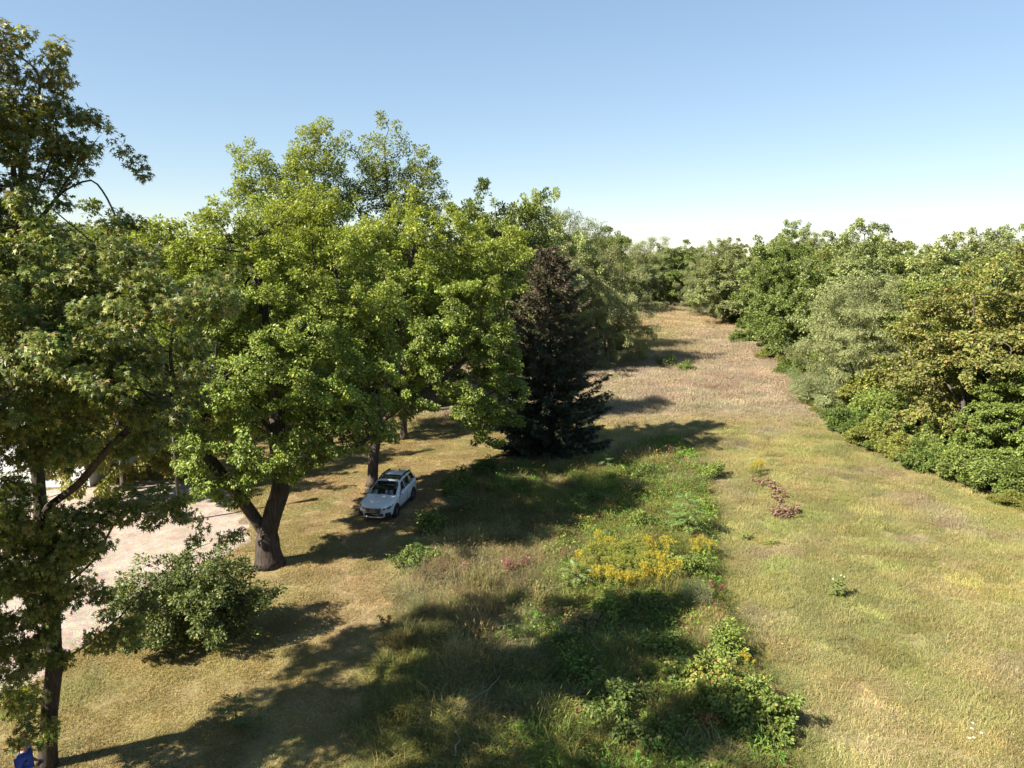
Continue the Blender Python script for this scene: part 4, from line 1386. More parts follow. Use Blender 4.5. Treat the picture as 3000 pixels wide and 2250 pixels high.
M_STEM = simple_mat("green_stem", (0.14, 0.15, 0.06), 0.7)
M_STEMR = simple_mat("reddish_stem", (0.18, 0.09, 0.06), 0.8)


def sapling(label, px, py, h, L, nf, col, seed):
    rng = np.random.default_rng(seed)
    g = G(px, py)
    root = thing("sumac_sapling", label, "sapling", (g[0], g[1], 0))
    mb = MB(); mb.tube(np.array(((0, 0, 0), (0.04, 0.02, h * 0.5), (0.0, 0.05, h))), np.array((0.025, 0.018, 0.008)), 6)
    link("stem", mb.mesh("stem", M_STEM, True), root)
    fr = [make_frond(rng, L, 11, col) for _ in range(3)]
    for i in range(nf):
        t = (i + 0.5) / nf
        o = link("frond", fr[i % 3], root, (0.02, 0.03, h * (0.28 + 0.72 * t)), (rng.normal(scale=0.15), -0.55 * t + 0.15 + rng.normal(scale=0.15), i * 2.4 + rng.uniform(-.3, .3)))
        s = 1.05 - 0.35 * t
        o.scale = (s, s, s)
    return root


sapling("tall bright green frond-leaved sapling at the meadow's right side", 2010, 1580, 2.1, 1.0, 26, (0.15, 0.235, 0.06), 71)
sapling("small bright green frond sapling beside the tall frond-leaved one", 1975, 1560, 1.2, 0.8, 14, (0.16, 0.235, 0.06), 72)
sapling("frond-leaved sapling just left of the goldenrod patch", 1690, 1735, 1.0, 0.9, 16, (0.16, 0.22, 0.07), 73)
sapling("yellowing frond sapling in front of the goldenrod patch's left end", 1660, 1745, 0.7, 0.7, 10, (0.22, 0.25, 0.06), 74)
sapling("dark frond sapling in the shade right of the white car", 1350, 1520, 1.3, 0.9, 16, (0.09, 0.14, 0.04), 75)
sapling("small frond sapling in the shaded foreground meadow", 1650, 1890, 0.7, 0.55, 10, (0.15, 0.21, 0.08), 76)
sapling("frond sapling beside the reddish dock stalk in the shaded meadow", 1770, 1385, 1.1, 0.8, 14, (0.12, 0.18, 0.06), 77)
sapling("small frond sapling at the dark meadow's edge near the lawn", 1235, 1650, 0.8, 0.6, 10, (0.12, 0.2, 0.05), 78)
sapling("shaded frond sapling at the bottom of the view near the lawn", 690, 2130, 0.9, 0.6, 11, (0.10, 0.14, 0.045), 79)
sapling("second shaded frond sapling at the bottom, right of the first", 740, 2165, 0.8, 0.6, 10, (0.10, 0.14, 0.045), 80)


# milkweed standing alone in the hay field
def milkweed(label, px, py, h, col, nl, seed, pods=3):
    rng = np.random.default_rng(seed)
    g = G(px, py)
    root = thing("milkweed_plant", label, "plant", (g[0], g[1], 0))
    lm = []
    for q in range(3):
        V, F = OVATE
        lm.append(make_mesh("leaf", V * np.array((1, 0.85, 1)), [F], M_PLANT, np.broadcast_to(np.array(col) * (0.85 + 0.15 * q), (len(V), 3))))
    for sidx in range(3):
        off = np.array(((0, 0.0), (0.13, 0.08), (-0.12, 0.1))[sidx]); hh = h * (1, 0.85, 0.75)[sidx]
        mb = MB(); mb.tube(np.array(((off[0], off[1], 0), (off[0] * 1.2, off[1] * 1.2, hh * 0.5), (off[0] * 1.5, off[1] * 1.4, hh))), np.array((0.012, 0.01, 0.006)), 5)
        link("stem", mb.mesh("stem", M_STEM, True), root)
        for i in range(nl):
            t = 0.14 + 0.84 * (i + 0.5) / nl
            a = (i % 2) * math.pi + (i // 2) * 1.57 + rng.uniform(-.3, .3)
            k = (1 + 0.45 * t)
            s = 0.30 * (1.05 - 0.5 * t)
            link("leaf", lm[i % 3], root, (off[0] * k, off[1] * k, hh * t), (0, 0.1 - 0.45 * t, a), (s, s, s))
        if pods:
            pm = MB(); tt = np.linspace(0, 1, 6)
            pm.tube(np.stack((0.03 * np.sin(tt * 3), np.zeros(6), 0.11 * tt), 1), 0.022 * np.sin(np.clip(tt, 0.06, 0.97) * math.pi) + 0.003, 6)
            link("seed_pod", pm.mesh("seed_pod", simple_mat("pod", (0.52, 0.46, 0.30), 0.8), True), root, (off[0] * 1.5, off[1] * 1.4, hh * 0.93), (0.4, 0.3, sidx))
    return root


milkweed("leafy milkweed with pale pods standing alone in the right field", 2455, 1755, 1.05, (0.19, 0.24, 0.06), 16, 81)
milkweed("tiny milkweed shoot in the right field near the frond sapling", 2180, 1585, 0.5, (0.22, 0.27, 0.07), 8, 82, 0)
milkweed("small yellow-green milkweed shoot in the field above the tall milkweed", 2260, 1600, 0.4, (0.25, 0.28, 0.07), 8, 83, 0)


# withered brown plants
def withered(seed, col, h, n=60, leaf=0.17):
    rng = np.random.default_rng(seed)
    root = thing("withered_plant", "x x x x", "plant")
    mb = MB(); lp = []; la = []
    for k in range(5):
        a = rng.uniform(0, 6.28); t = np.array((math.cos(a) * 0.2, math.sin(a) * 0.2, h * rng.uniform(0.7, 1.1)))
        mb.tube(np.stack((t * np.array((0.2, 0.2, 0)), t * np.array((0.5, 0.5, 0.6)), t)), np.array((0.008, 0.006, 0.003)), 4, cap=False)
        m = n // 5
        q = rng.uniform(0.1, 1, m)
        lp.append(t * q[:, None]); an = rng.uniform(0, 6.28, m); la.append(np.stack((np.cos(an), np.sin(an), rng.uniform(-1.1, 0.2, m)), 1))
    lp = np.concatenate(lp); la = np.concatenate(la)
    link("stem", mb.mesh("stem", M_STEMR), root)
    V, F, c = leafset(rng, lp, la, rng.normal(size=lp.shape) * 0.8 + np.array((0, 0, 0.6)), leaf * rng.uniform(0.6, 1.2, len(lp)), OVATE, col, 0.2)
    link("foliage", make_mesh("foliage", V, [F], M_PLANT, c), root)
    first[id(root)] = True
    return root


wb = withered(91, [(0.26, 0.165, 0.105), (0.34, 0.225, 0.145), (0.19, 0.115, 0.075)], 0.45)
wr = withered(92, [(0.34, 0.10, 0.06), (0.42, 0.17, 0.10), (0.26, 0.06, 0.05)], 0.5, 70, 0.16)
wd = withered(93, [(0.16, 0.055, 0.05), (0.22, 0.08, 0.06), (0.12, 0.09, 0.04)], 0.6, 70, 0.13)
for i in range(13):
    px, py = 2222 + 75 * (i / 12) + rp.uniform(-22, 22), 1412 + 58 * (i / 12) + rp.uniform(-9, 9)
    g = G(px, py); place_plant(wb, "withered brown plant in the farther of two brown clumps in the field", g[0], g[1], rp.uniform(0, 6), rp.uniform(0.8, 1.2), "farther withered clump")
for i in range(14):
    px, py = 2268 + 75 * rp.uniform(0, 1), 1500 + 26 * rp.uniform(0, 1)
    g = G(px, py); place_plant(wb, "withered brown plant in the nearer of two brown clumps in the field", g[0], g[1], rp.uniform(0, 6), rp.uniform(0.8, 1.25), "nearer withered clump")
for (px, py, lab) in ((2005, 1848, "small red-leaved plant on the meadow above the vine mound"), (2015, 1868, "tan and red withered plant just below the small red-leaved one"),
                      (2060, 2128, "red-leaved plant in the gap of the vine mound at the bottom"), (2085, 2140, "second red-leaved plant in the vine mound's gap"),
                      (1985, 1385, "red-brown leafy plant beside the tall dock stalk")):
    g = G(px, py); place_plant(wr, lab, g[0], g[1], rp.uniform(0, 6), 0.9)
for (px, py, lab) in ((2110, 1800, "dark red seedhead plant beside the wispy pale plant"), (2100, 1745, "maroon leafy plant right of the wispy pale plant"), (1690, 2110, "dark reddish plant in the shaded foreground"),
                      (1760, 1535, "dark maroon plant just above the goldenrod patch"), (1130, 1840, "rusty brown weed at the meadow's edge with the lawn"), (1720, 2080, "reddish bramble leaves in the deep foreground shade")):
    g = G(px, py); place_plant(wd, lab, g[0], g[1], rp.uniform(0, 6), rp.uniform(0.9, 1.2))


# tall rusty dock stalks and pinkish grass heads
def dock(label, px, py, h, col, n, width=0.05, name="dock_stalk", cat="plant"):
    g = G(px, py); rng = np.random.default_rng(int(px))
    root = thing(name, label, cat, (g[0], g[1], 0))
    mb = MB(); V = []; pos = []
    for k in range(n):
        b = rng.normal(scale=0.10, size=2); t = b + rng.normal(scale=0.10, size=2); hh = h * rng.uniform(0.7, 1.05)
        mb.tube(np.array(((b[0], b[1], 0), ((b + t)[0] / 2, (b + t)[1] / 2, hh * 0.5), (t[0], t[1], hh))), np.array((0.008, 0.006, 0.003)), 4, cap=False)
        q = rng.uniform(0.4, 1, 90)
        pos.append(np.stack((b[0] + (t[0] - b[0]) * q, b[1] + (t[1] - b[1]) * q, hh * q), 1) + rng.normal(scale=width, size=(90, 3)) * np.array((1, 1, 0.5)))
    pos = np.concatenate(pos)
    link("stem", mb.mesh("stem", M_STEMR), root)
    V, F, c = leafset(rng, pos, rng.normal(size=pos.shape) + np.array((0, 0, 0.5)), rng.normal(size=pos.shape), 0.06 * rng.uniform(0.6, 1.3, len(pos)), RHOMB, col, 0.2)
    link("seed_head", make_mesh("seed_head", V, [F], M_PLANT, c), root)


RUST = [(0.24, 0.10, 0.07), (0.30, 0.14, 0.10), (0.18, 0.07, 0.05)]
PINK = [(0.32, 0.14, 0.14), (0.26, 0.10, 0.11), (0.36, 0.20, 0.16)]
dock("tall rusty dock stalk rising at the far corner of the meadow", 1958, 1365, 1.5, RUST, 2)
dock("short rusty seed stalk beside the tall dock stalk", 1990, 1360, 0.7, RUST, 2)
dock("cluster of pinkish-red grass heads in the middle of the meadow", 1485, 1690, 0.9, PINK, 7)
dock("pinkish-red grass heads right of the main reddish cluster", 1525, 1680, 0.8, PINK, 4)
dock("pinkish-red grass heads left of the main reddish cluster", 1360, 1690, 0.7, PINK, 4)
dock("dim reddish grass heads at the shaded left of the meadow", 1290, 1680, 0.7, PINK, 3)

# wispy pale plant (asparagus fern) and the vine-covered mounds
def wispy():
    rng = np.random.default_rng(97); g = G(2040, 1790)
    root = thing("asparagus_fern", "wispy pale feathery plant at the meadow's right edge", "plant", (g[0], g[1], 0))
    mb = MB()
    for k in range(9):
        a = rng.uniform(0, 6.28); mb.tube(np.array(((0, 0, 0), (math.cos(a) * 0.2, math.sin(a) * 0.2, 0.6), (math.cos(a) * 0.45, math.sin(a) * 0.45, 1.0))), np.array((0.008, 0.005, 0.002)), 4, cap=False)
    link("stem", mb.mesh("stem", M_STEM), root)
    n = 4200
    p = ball(rng, n) * np.array((0.62, 0.62, 0.55)) + np.array((0, 0, 0.72)); p[:, 2] = np.maximum(p[:, 2], 0.1)
    thin = (np.array([(0, 0, 0), (0.5, -0.03, 0), (1, 0, 0), (0.5, 0.03, 0)]), np.array([(0, 1, 2), (0, 2, 3)]))
    V, F, c = leafset(rng, p, rng.normal(size=p.shape) + np.array((0, 0, 0.5)), rng.normal(size=p.shape), 0.12 * rng.uniform(0.6, 1.2, n), thin, [(0.36, 0.34, 0.20), (0.28, 0.30, 0.14)], 0.15)
    link("foliage", make_mesh("foliage", V, [F], M_PLANT, c), root)


wispy()
C_VINE = [(0.19, 0.255, 0.05), (0.13, 0.185, 0.04), (0.26, 0.30, 0.07), (0.32, 0.24, 0.07)]
W_VINE = [0.42, 0.3, 0.23, 0.05]


def vine(label, px, py, rx, ry, h, n, seed, name="vine_covered_shrub", cols=C_VINE, w=W_VINE, leaf=0.105):
    g = G(px, py)
    t = shrub(seed, rx, ry, h, cols, w, n, leaf * (1 if py > 1750 else 1.15), OVATE if py > 1750 else RHOMB, stems=8, n_attr=int(260 * rx * ry) + 120, D=0.2, kill=0.22, clump=0.3, spread=0.2, droop=0.5)
    root = thing(name, label, "shrub", (g[0], g[1], 0))
    t.build(root, M_PLANT, flare=0, split_limbs=False)
    return root


vine("bright vine-draped mound at the bottom right corner of the meadow", 2215, 2130, 1.05, 1.0, 1.25, 5200, 421)
vine("vine-covered mound beside the bright one, with ochre leaves", 2110, 2060, 0.95, 0.9, 1.05, 4400, 422, cols=[(0.20, 0.25, 0.05), (0.28, 0.25, 0.06), (0.14, 0.19, 0.04), (0.34, 0.20, 0.08)], w=[0.4, 0.25, 0.25, 0.1])
vine("upright leafy column of vines at the back of the vine mounds", 2118, 1950, 0.4, 0.4, 1.5, 2200, 423)
vine("low arching vine bush left of the vine mounds", 2010, 2010, 0.9, 0.6, 0.8, 2800, 424)
vine("half-shaded vine bush behind the low arching one", 1950, 1945, 0.8, 0.6, 0.8, 2300, 425)
vine("low green bramble right below the goldenrod patch", 1900, 1790, 1.1, 0.6, 0.6, 2800, 426, "bramble_bush")
vine("low green bramble left of the wispy pale plant", 1790, 1810, 1.0, 0.6, 0.55, 2500, 427, "bramble_bush")
vine("rust-tinged bramble in the shade at the meadow's centre", 1715, 1850, 0.6, 0.5, 0.7, 1500, 428, "bramble_bush", [(0.20, 0.17, 0.06), (0.30, 0.18, 0.10), (0.15, 0.16, 0.05)], [0.4, 0.35, 0.25])
vine("leafy green bush just right of the goldenrod patch", 2000, 1690, 0.8, 0.7, 0.9, 2600, 429, "bramble_bush")
vine("yellow-green weedy bush above the goldenrod patch's right end", 1885, 1560, 0.9, 0.7, 0.9, 2600, 430, "bramble_bush")
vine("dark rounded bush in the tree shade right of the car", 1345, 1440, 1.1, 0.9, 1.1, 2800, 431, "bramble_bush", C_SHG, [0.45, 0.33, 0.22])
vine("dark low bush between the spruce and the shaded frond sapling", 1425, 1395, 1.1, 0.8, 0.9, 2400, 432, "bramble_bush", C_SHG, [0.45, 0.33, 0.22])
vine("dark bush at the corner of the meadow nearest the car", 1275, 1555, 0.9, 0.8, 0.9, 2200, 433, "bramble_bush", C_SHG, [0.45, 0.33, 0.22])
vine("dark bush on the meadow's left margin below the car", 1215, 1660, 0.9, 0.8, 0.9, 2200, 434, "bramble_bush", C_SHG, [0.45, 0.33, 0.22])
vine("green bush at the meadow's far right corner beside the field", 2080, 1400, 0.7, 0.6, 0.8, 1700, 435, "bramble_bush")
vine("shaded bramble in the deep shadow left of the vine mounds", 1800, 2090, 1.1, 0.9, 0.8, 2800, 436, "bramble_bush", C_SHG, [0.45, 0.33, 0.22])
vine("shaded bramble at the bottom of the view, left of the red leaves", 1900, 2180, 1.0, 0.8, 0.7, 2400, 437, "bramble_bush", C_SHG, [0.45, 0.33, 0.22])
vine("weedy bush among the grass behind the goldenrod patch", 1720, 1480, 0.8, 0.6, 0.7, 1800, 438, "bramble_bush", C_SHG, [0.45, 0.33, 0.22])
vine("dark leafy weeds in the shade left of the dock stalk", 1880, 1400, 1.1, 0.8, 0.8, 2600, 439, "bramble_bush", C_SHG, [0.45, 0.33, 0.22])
vine("narrow dark evergreen-like shrub in the grass at the far field", 1955, 1085, 1.1, 0.9, 1.9, 1600, 440, "shrub", C_SHG, [0.45, 0.33, 0.22], 0.16)
vine("small dark shrub right of the narrow one at the far field", 2010, 1095, 0.9, 0.8, 1.5, 1200, 441, "shrub", C_SHG, [0.45, 0.33, 0.22], 0.16)

# a few white and yellow flower heads in the hay field
def flower(px, py, col, grp, label):
    g = G(px, py)
    root = thing("field_flower", label, "wildflower", (g[0], g[1], 0), group=grp)
    mb = MB(); mb.tube(np.array(((0, 0, 0), (0.01, 0, 0.2), (0.0, 0.01, 0.36))), np.array((0.005, 0.004, 0.003)), 4, cap=False)
    link("stem", mb.mesh("stem", M_STEM), root)
    hb = MB()
    for k in range(8):
        a = k * math.pi / 4
        hb.add([(0, 0, 0), (0.03 * math.cos(a - 0.3), 0.03 * math.sin(a - 0.3), 0.01), (0.04 * math.cos(a), 0.04 * math.sin(a), 0.004), (0.03 * math.cos(a + 0.3), 0.03 * math.sin(a + 0.3), 0.01)], [[0, 1, 2], [0, 2, 3]])
    link("flower_head", hb.mesh("flower_head", col), root, (0, 0.01, 0.36))


MWH = simple_mat("white_petal", (0.75, 0.72, 0.68), 0.7); MYL = simple_mat("yellow_petal", (0.65, 0.5, 0.05), 0.7)
for (px, py) in ((2846, 2152), (2842, 2168), (2872, 2182), (2850, 2196), (2836, 2198)):
    flower(px, py, MWH, "white flowers near the bottom right corner", "small white flower near the bottom right corner of the field")
for (px, py) in ((2673, 1444), (2692, 1446), (2622, 1415), (2618, 1422), (2615, 1405)):
    flower(px, py, MWH, "white flowers by the right wood edge", "small white flower in the field by the right-hand wood edge")
for (px, py) in ((2260, 1850), (2290, 1915), (2160, 1808), (2280, 1640)):
    flower(px, py, MYL, "yellow flowers beside the meadow", "small yellow flower in the field beside the meadow strip")

# bare sticks lying in the foreground grass
def stick(label, a, b, r):
    p, q = G(*a), G(*b)
    L = np.linalg.norm(q - p); mid = (p + q) / 2
    mb = MB(); d = (q - p) / L; nrm = np.array((-d[1], d[0], 0))
    pts = [p - mid + np.array((0, 0, 0.35)), -d * L * 0.15 + nrm * 0.05 + np.array((0, 0, 0.5)), d * L * 0.2 - nrm * 0.04 + np.array((0, 0, 0.52)), q - mid + np.array((0, 0, 0.42))]
    mb.tube(np.array(pts), np.array((r, r * 0.9, r * 0.7, r * 0.3)), 6)
    mb.tube(np.array((pts[2], pts[2] + d * 0.25 + nrm * 0.2 + np.array((0, 0, 0.12)), pts[2] + d * 0.5 + nrm * 0.3 + np.array((0, 0, 0.1)))), np.array((r * 0.5, r * 0.35, r * 0.15)), 5)
    o = link("dead_stick", mb.mesh("dead_stick", simple_mat("grey_deadwood", (0.30, 0.26, 0.21), 0.9, noise=(0.18, 0.15, 0.12), scale=20), True), None, tuple(mid))
    tag(o, label, "stick")


stick("long bare grey stick lying across the foreground meadow grass", (1345, 2130), (1440, 2050), 0.022)
stick("bare grey stick right of the long one in the meadow grass", (1415, 2095), (1470, 2010), 0.018)
stick("pale bare stick near the bottom edge of the meadow", (1335, 2250), (1350, 2205), 0.022)
# ------------------------------------------------------------------ the white station wagon
def build_car():
    root = thing("parked_car", "white station wagon with black roof rails parked in tree shade on the lawn", "car", (-6.65, 38.2, 0), math.radians(-100.6))
    paint = simple_mat("white_paint", (0.78, 0.79, 0.80), 0.28, spec=0.5, coat=0.6)
    black = simple_mat("black_plastic", (0.018, 0.018, 0.02), 0.6)
    glass = simple_mat("dark_glass", (0.012, 0.014, 0.015), 0.06, spec=0.8)
    chrome = simple_mat("chrome", (0.7, 0.7, 0.72), 0.18, 1.0)
    silver = simple_mat("silver_trim", (0.55, 0.55, 0.56), 0.35, 0.6)
    lamp = simple_mat("headlamp_glass", (0.05, 0.055, 0.06), 0.08, spec=0.8)
    lens = simple_mat("lamp_lens", (0.75, 0.78, 0.8), 0.15, 0.4)
    rubber = simple_mat("tyre_rubber", (0.015, 0.015, 0.015), 0.85)
    alloy = simple_mat("alloy_rim", (0.28, 0.28, 0.29), 0.35, 0.9)
    red = simple_mat("tail_lamp_red", (0.25, 0.01, 0.01), 0.2)
    blue = simple_mat("emblem_blue", (0.02, 0.05, 0.22), 0.3)

    # body shell: rings along the length   x, z_top, half width, shoulder height, sill height, crown at centre
    st = [(2.36, 0.66, 0.60, 0.60, 0.36, 0.00), (2.34, 0.80, 0.70, 0.70, 0.30, 0.01), (2.22, 0.885, 0.80, 0.78, 0.29, 0.02), (1.95, 0.945, 0.875, 0.83, 0.29, 0.03),
          (1.55, 0.99, 0.905, 0.87, 0.30, 0.035), (1.15, 1.025, 0.912, 0.90, 0.30, 0.035), (0.88, 1.05, 0.915, 0.92, 0.30, 0.03), (0.2, 1.06, 0.918, 0.95, 0.30, 0.0),
          (-0.7, 1.08, 0.92, 0.97, 0.30, 0.0), (-1.5, 1.11, 0.918, 0.99, 0.31, 0.0), (-2.0, 1.13, 0.895, 1.0, 0.33, 0.0), (-2.28, 1.12, 0.84, 0.99, 0.36, 0.0), (-2.40, 0.98, 0.77, 0.9, 0.42, 0.0)]
    rings = []
    for x, zt, w, zs, zb, cr in st:
        half = [(w * 0.93, zb), (w * 0.985, zb + 0.1), (w, (zb + zs) / 2 + 0.04), (w * 0.985, zs), (w * 0.93, zt - 0.02), (w * 0.80, zt), (w * 0.42, zt + cr * 0.75), (0, zt + cr)]
        ring = [(x, y, z) for y, z in half] + [(x, -y, z) for y, z in half[-2::-1]]
        rings.append(ring)
    # bow the ends so that nose and tail curve in plan
    V = []
    for k, ring in enumerate(rings):
        for (x, y, z) in ring:
            if k <= 2:
                x = x - 0.30 * (abs(y) / 0.9) ** 2.4
            if k >= len(rings) - 2:
                x = x + 0.14 * (abs(y) / 0.9) ** 2.4
            V.append((x, y, z))
    n = len(rings[0]); mb = MB(); Fs = []
    for k in range(len(rings) - 1):
        for i in range(n - 1):
            Fs.append([k * n + i, (k + 1) * n + i, (k + 1) * n + i + 1, k * n + i + 1])
    Fs.append([i for i in range(n)]); Fs.append([(len(rings) - 1) * n + i for i in range(n - 1, -1, -1)])
    for k in range(len(rings) - 1):
        Fs.append([k * n, k * n + n - 1, (k + 1) * n + n - 1, (k + 1) * n])
    mb.add(V, Fs)
    body = link("body", mb.mesh("body", paint, True), root)

    # cabin: white shell with glass set on it
    A = [(0.98, 0.80, 1.03), (0.42, 0.735, 1.30), (-0.02, 0.64, 1.515), (-0.5, 0.625, 1.575), (-1.1, 0.62, 1.58), (-1.7, 0.61, 1.56), (-2.0, 0.60, 1.50), (-2.2, 0.68, 1.27), (-2.3, 0.73, 1.11)]

    def cab(t, v):
        """t along the section list, v: 0 left belt .. 1 left roof edge"""
        i = min(int(t), len(A) - 2); f = t - i
        x, w, z = [A[i][q] * (1 - f) + A[i + 1][q] * f for q in range(3)]
        return x, w, z
    ringsC = []
    for (x, w, z) in A:
        zb = 1.02
        wb = 0.835 if x < 0.9 else 0.80
        top = [(wb, zb), (w + (wb - w) * 0.45, zb + (z - zb) * 0.55), (w, z - 0.02), (w * 0.88, z + 0.012), (w * 0.45, z + 0.03), (0, z + 0.036)]
        ringsC.append([(x, y, q) for y, q in top] + [(x, -y, q) for y, q in top[-2::-1]])
    mb = MB(); n = len(ringsC[0]); Fs = []
    for k in range(len(ringsC) - 1):
        for i in range(n - 1):
            Fs.append([k * n + i, (k + 1) * n + i, (k + 1) * n + i + 1, k * n + i + 1])
    Fs.append(list(range(n - 1, -1, -1))[::-1]); Fs.append([(len(ringsC) - 1) * n + i for i in range(n - 1, -1, -1)])
    mb.add([p for r in ringsC for p in r], Fs)
    link("cabin", mb.mesh("cabin", paint, True), root)

    def panel(name, pts, mat, th=0.012, par=None):
        """a curved pane: rows of points, given a small thickness along z/outward"""
        P = np.array(pts, float)            # rows x cols x 3
        r, c = P.shape[:2]
        du = np.gradient(P, axis=0); dv = np.gradient(P, axis=1)
        nr = unit(np.cross(du, dv))
        if nr[r // 2, c // 2] @ (P[r // 2, c // 2] - np.array((-0.6, 0, 0.9))) < 0:
            nr = -nr
        m = MB(); Fs = []
        top = P + nr * th
        for i in range(r - 1):
            for j in range(c - 1):
                a = i * c + j
                Fs.append([a, a + 1, a + c + 1, a + c])
        o = r * c
        Fs += [[q + o for q in f][::-1] for f in Fs[:]]
        edge = [j for j in range(c)] + [i * c + c - 1 for i in range(1, r)] + [(r - 1) * c + j for j in range(c - 2, -1, -1)] + [i * c for i in range(r - 2, 0, -1)]
        for q in range(len(edge)):
            a, b2 = edge[q], edge[(q + 1) % len(edge)]
            Fs.append([a, b2, b2 + o, a + o])
        m.add(np.concatenate((top.reshape(-1, 3), P.reshape(-1, 3))), Fs)
        return link(name, m.mesh(name, mat, True), par or root)
    ys = np.linspace(-1, 1, 7)
    panel("windshield", [[(x, y * w, z + 0.03 * (1 - y * y)) for y in ys] for (x, w, z) in ((0.955, 0.72, 1.052), (0.43, 0.67, 1.31), (0.07, 0.58, 1.485))], glass, 0.02)
    panel("rear_window", [[(x, y * w, z + 0.02 * (1 - y * y)) for y in ys] for (x, w, z) in ((-2.30, 0.66, 1.14), (-2.21, 0.62, 1.28), (-2.06, 0.55, 1.46))], glass, 0.02)
    panel("sunroof", [[(x, y * 0.50, z + 0.012 * (1 - y * y)) for y in ys] for (x, z) in ((-0.15, 1.55), (-0.45, 1.597), (-0.72, 1.613))], glass, 0.012)
    for sgn, side in ((1, "left"), (-1, "right")):
        def sw(x, v):
            # interpolate cabin side at x; v 0 belt, 1 roof edge
            xs = [a[0] for a in A][::-1]; w = np.interp(x, xs, [a[1] for a in A][::-1]); z = np.interp(x, xs, [a[2] for a in A][::-1])
            wb = 0.835; zb = 1.02
            q = 0.10 + 0.80 * v
            if q < 0.55:
                f = q / 0.55; y = wb + (w + (wb - w) * 0.45 - wb) * f
            else:
                f = (q - 0.55) / 0.45; y = (w + (wb - w) * 0.45) * (1 - f) + w * f
            return (x, sgn * y, zb + (z - 0.02 - zb) * q)
        vs_ = (0.0, 0.5, 1.0)
        for (xa0, xa1, xb0, xb1) in (((0.62, -0.28, 0.02, -0.28)), ((-0.36, -1.16, -0.36, -1.16)), ((-1.24, -2.02, -1.24, -1.86))):
            rows = []
            for v in vs_:
                x0 = xa0 + (xb0 - xa0) * v; x1 = xa1 + (xb1 - xa1) * v
                rows.append([sw(x0 + (x1 - x0) * q, v) for q in (0, 0.33, 0.66, 1)])
            panel("side_window", rows, glass, 0.014)
        # roof rail
        mb = MB(); t = np.linspace(0, 1, 8)
        xx = -0.10 - 1.75 * t
        mb.tube(np.stack((xx, np.full(8, sgn * 0.575), np.interp(-xx, [0.1, 0.5, 1.1, 1.85], [1.545, 1.645, 1.655, 1.59])), 1), np.full(8, 0.042), 6)
        for xq in (-0.18, -0.95, -1.78):
            mb.box((xq, sgn * 0.575, 1.58), (0.16, 0.06, 0.09), bev=0.015)
        link("roof_rail", mb.mesh("roof_rail", black, True), root)
        # mirror
        mb = MB(); mb.box((0.60, sgn * 1.0, 1.075), (0.16, 0.24, 0.15), rz=sgn * -0.12, bev=0.05)
        mo = link("mirror", mb.mesh("mirror", paint, True), root)
        mb = MB(); mb.tube(np.array(((0.62, sgn * 0.86, 1.02), (0.61, sgn * 0.93, 1.04), (0.60, sgn * 0.97, 1.05))), np.full(3, 0.03), 6)
        link("mirror_arm", mb.mesh("mirror_arm", black, True), mo)
        # head lamp: swept-back wedge on the corner
        V = [(2.285, sgn * 0.46, 0.745), (2.10, sgn * 0.735, 0.80), (1.80, sgn * 0.868, 0.87), (1.83, sgn * 0.868, 0.80), (2.08, sgn * 0.80, 0.715), (2.27, sgn * 0.50, 0.685)]
        V2 = [(x + 0.035, y + sgn * 0.02, z + 0.006) for x, y, z in V]
        Fs = [[6, 7, 10, 11], [7, 8, 9, 10], [0, 6, 11, 5], [0, 1, 7, 6], [1, 2, 8, 7], [2, 3, 9, 8], [3, 4, 10, 9], [4, 5, 11, 10]]
        mb = MB(); mb.add(V + V2, Fs if sgn > 0 else [f[::-1] for f in Fs])
        hl = link("headlight", mb.mesh("headlight", lamp), root)
        mb = MB(); mb.tube(np.array(((2.20, sgn * 0.63, 0.755), (2.275, sgn * 0.645, 0.752))), np.array((0.055, 0.05)), 10)
        link("lamp_lens", mb.mesh("lamp_lens", lens, True), hl)
        # fog lamp pocket in the black bumper corner
        mb = MB(); mb.box((2.14, sgn * 0.68, 0.42), (0.26, 0.34, 0.20), rz=sgn * -0.55, bev=0.03)
        fp = link("bumper_corner", mb.mesh("bumper_corner", black), root)
        mb = MB(); mb.tube(np.array(((2.20, sgn * 0.68, 0.42), (2.275, sgn * 0.70, 0.42))), np.array((0.05, 0.045)), 10)
        link("fog_light", mb.mesh("fog_light", lens, True), fp)
        # tail lamp
        mb = MB(); mb.box((-2.26, sgn * 0.80, 0.95), (0.16, 0.22, 0.16), rz=sgn * 0.5, bev=0.03)
        link("tail_light", mb.mesh("tail_light", red), root)
        # lower cladding and wheel arches
        mb = MB(); mb.box((0.0, sgn * 0.90, 0.30), (2.05, 0.06, 0.14), bev=0.02)
        for xc in (1.37, -1.375):
            a = np.linspace(-0.12, math.pi + 0.12, 12)
            mb.tube(np.stack((xc + 0.415 * np.cos(a), np.full(12, sgn * 0.895), 0.34 + 0.405 * np.sin(a)), 1), np.full(12, 0.042), 6)
            # dark inner arch
            ring = [(xc + 0.40 * math.cos(q), sgn * 0.921, 0.34 + 0.39 * math.sin(q)) for q in np.linspace(0, 2 * math.pi, 24, endpoint=False)]
            mb.add(ring, [list(range(24)) if sgn < 0 else list(range(23, -1, -1))])
        link("cladding", mb.mesh("cladding", black), root)
        for dx in (0.08, -0.86):
            mb = MB(); mb.box((dx - 0.2, sgn * 0.935, 0.90), (0.2, 0.03, 0.03), bev=0.01)
            link("door_handle", mb.mesh("door_handle", paint), root)
        mb = MB()
        for xq in (0.86, -0.32, -1.2):
            mb.box((xq, sgn * 0.918, 0.66), (0.012, 0.012, 0.56))
        link("door_seam", mb.mesh("door_seam", black), root)
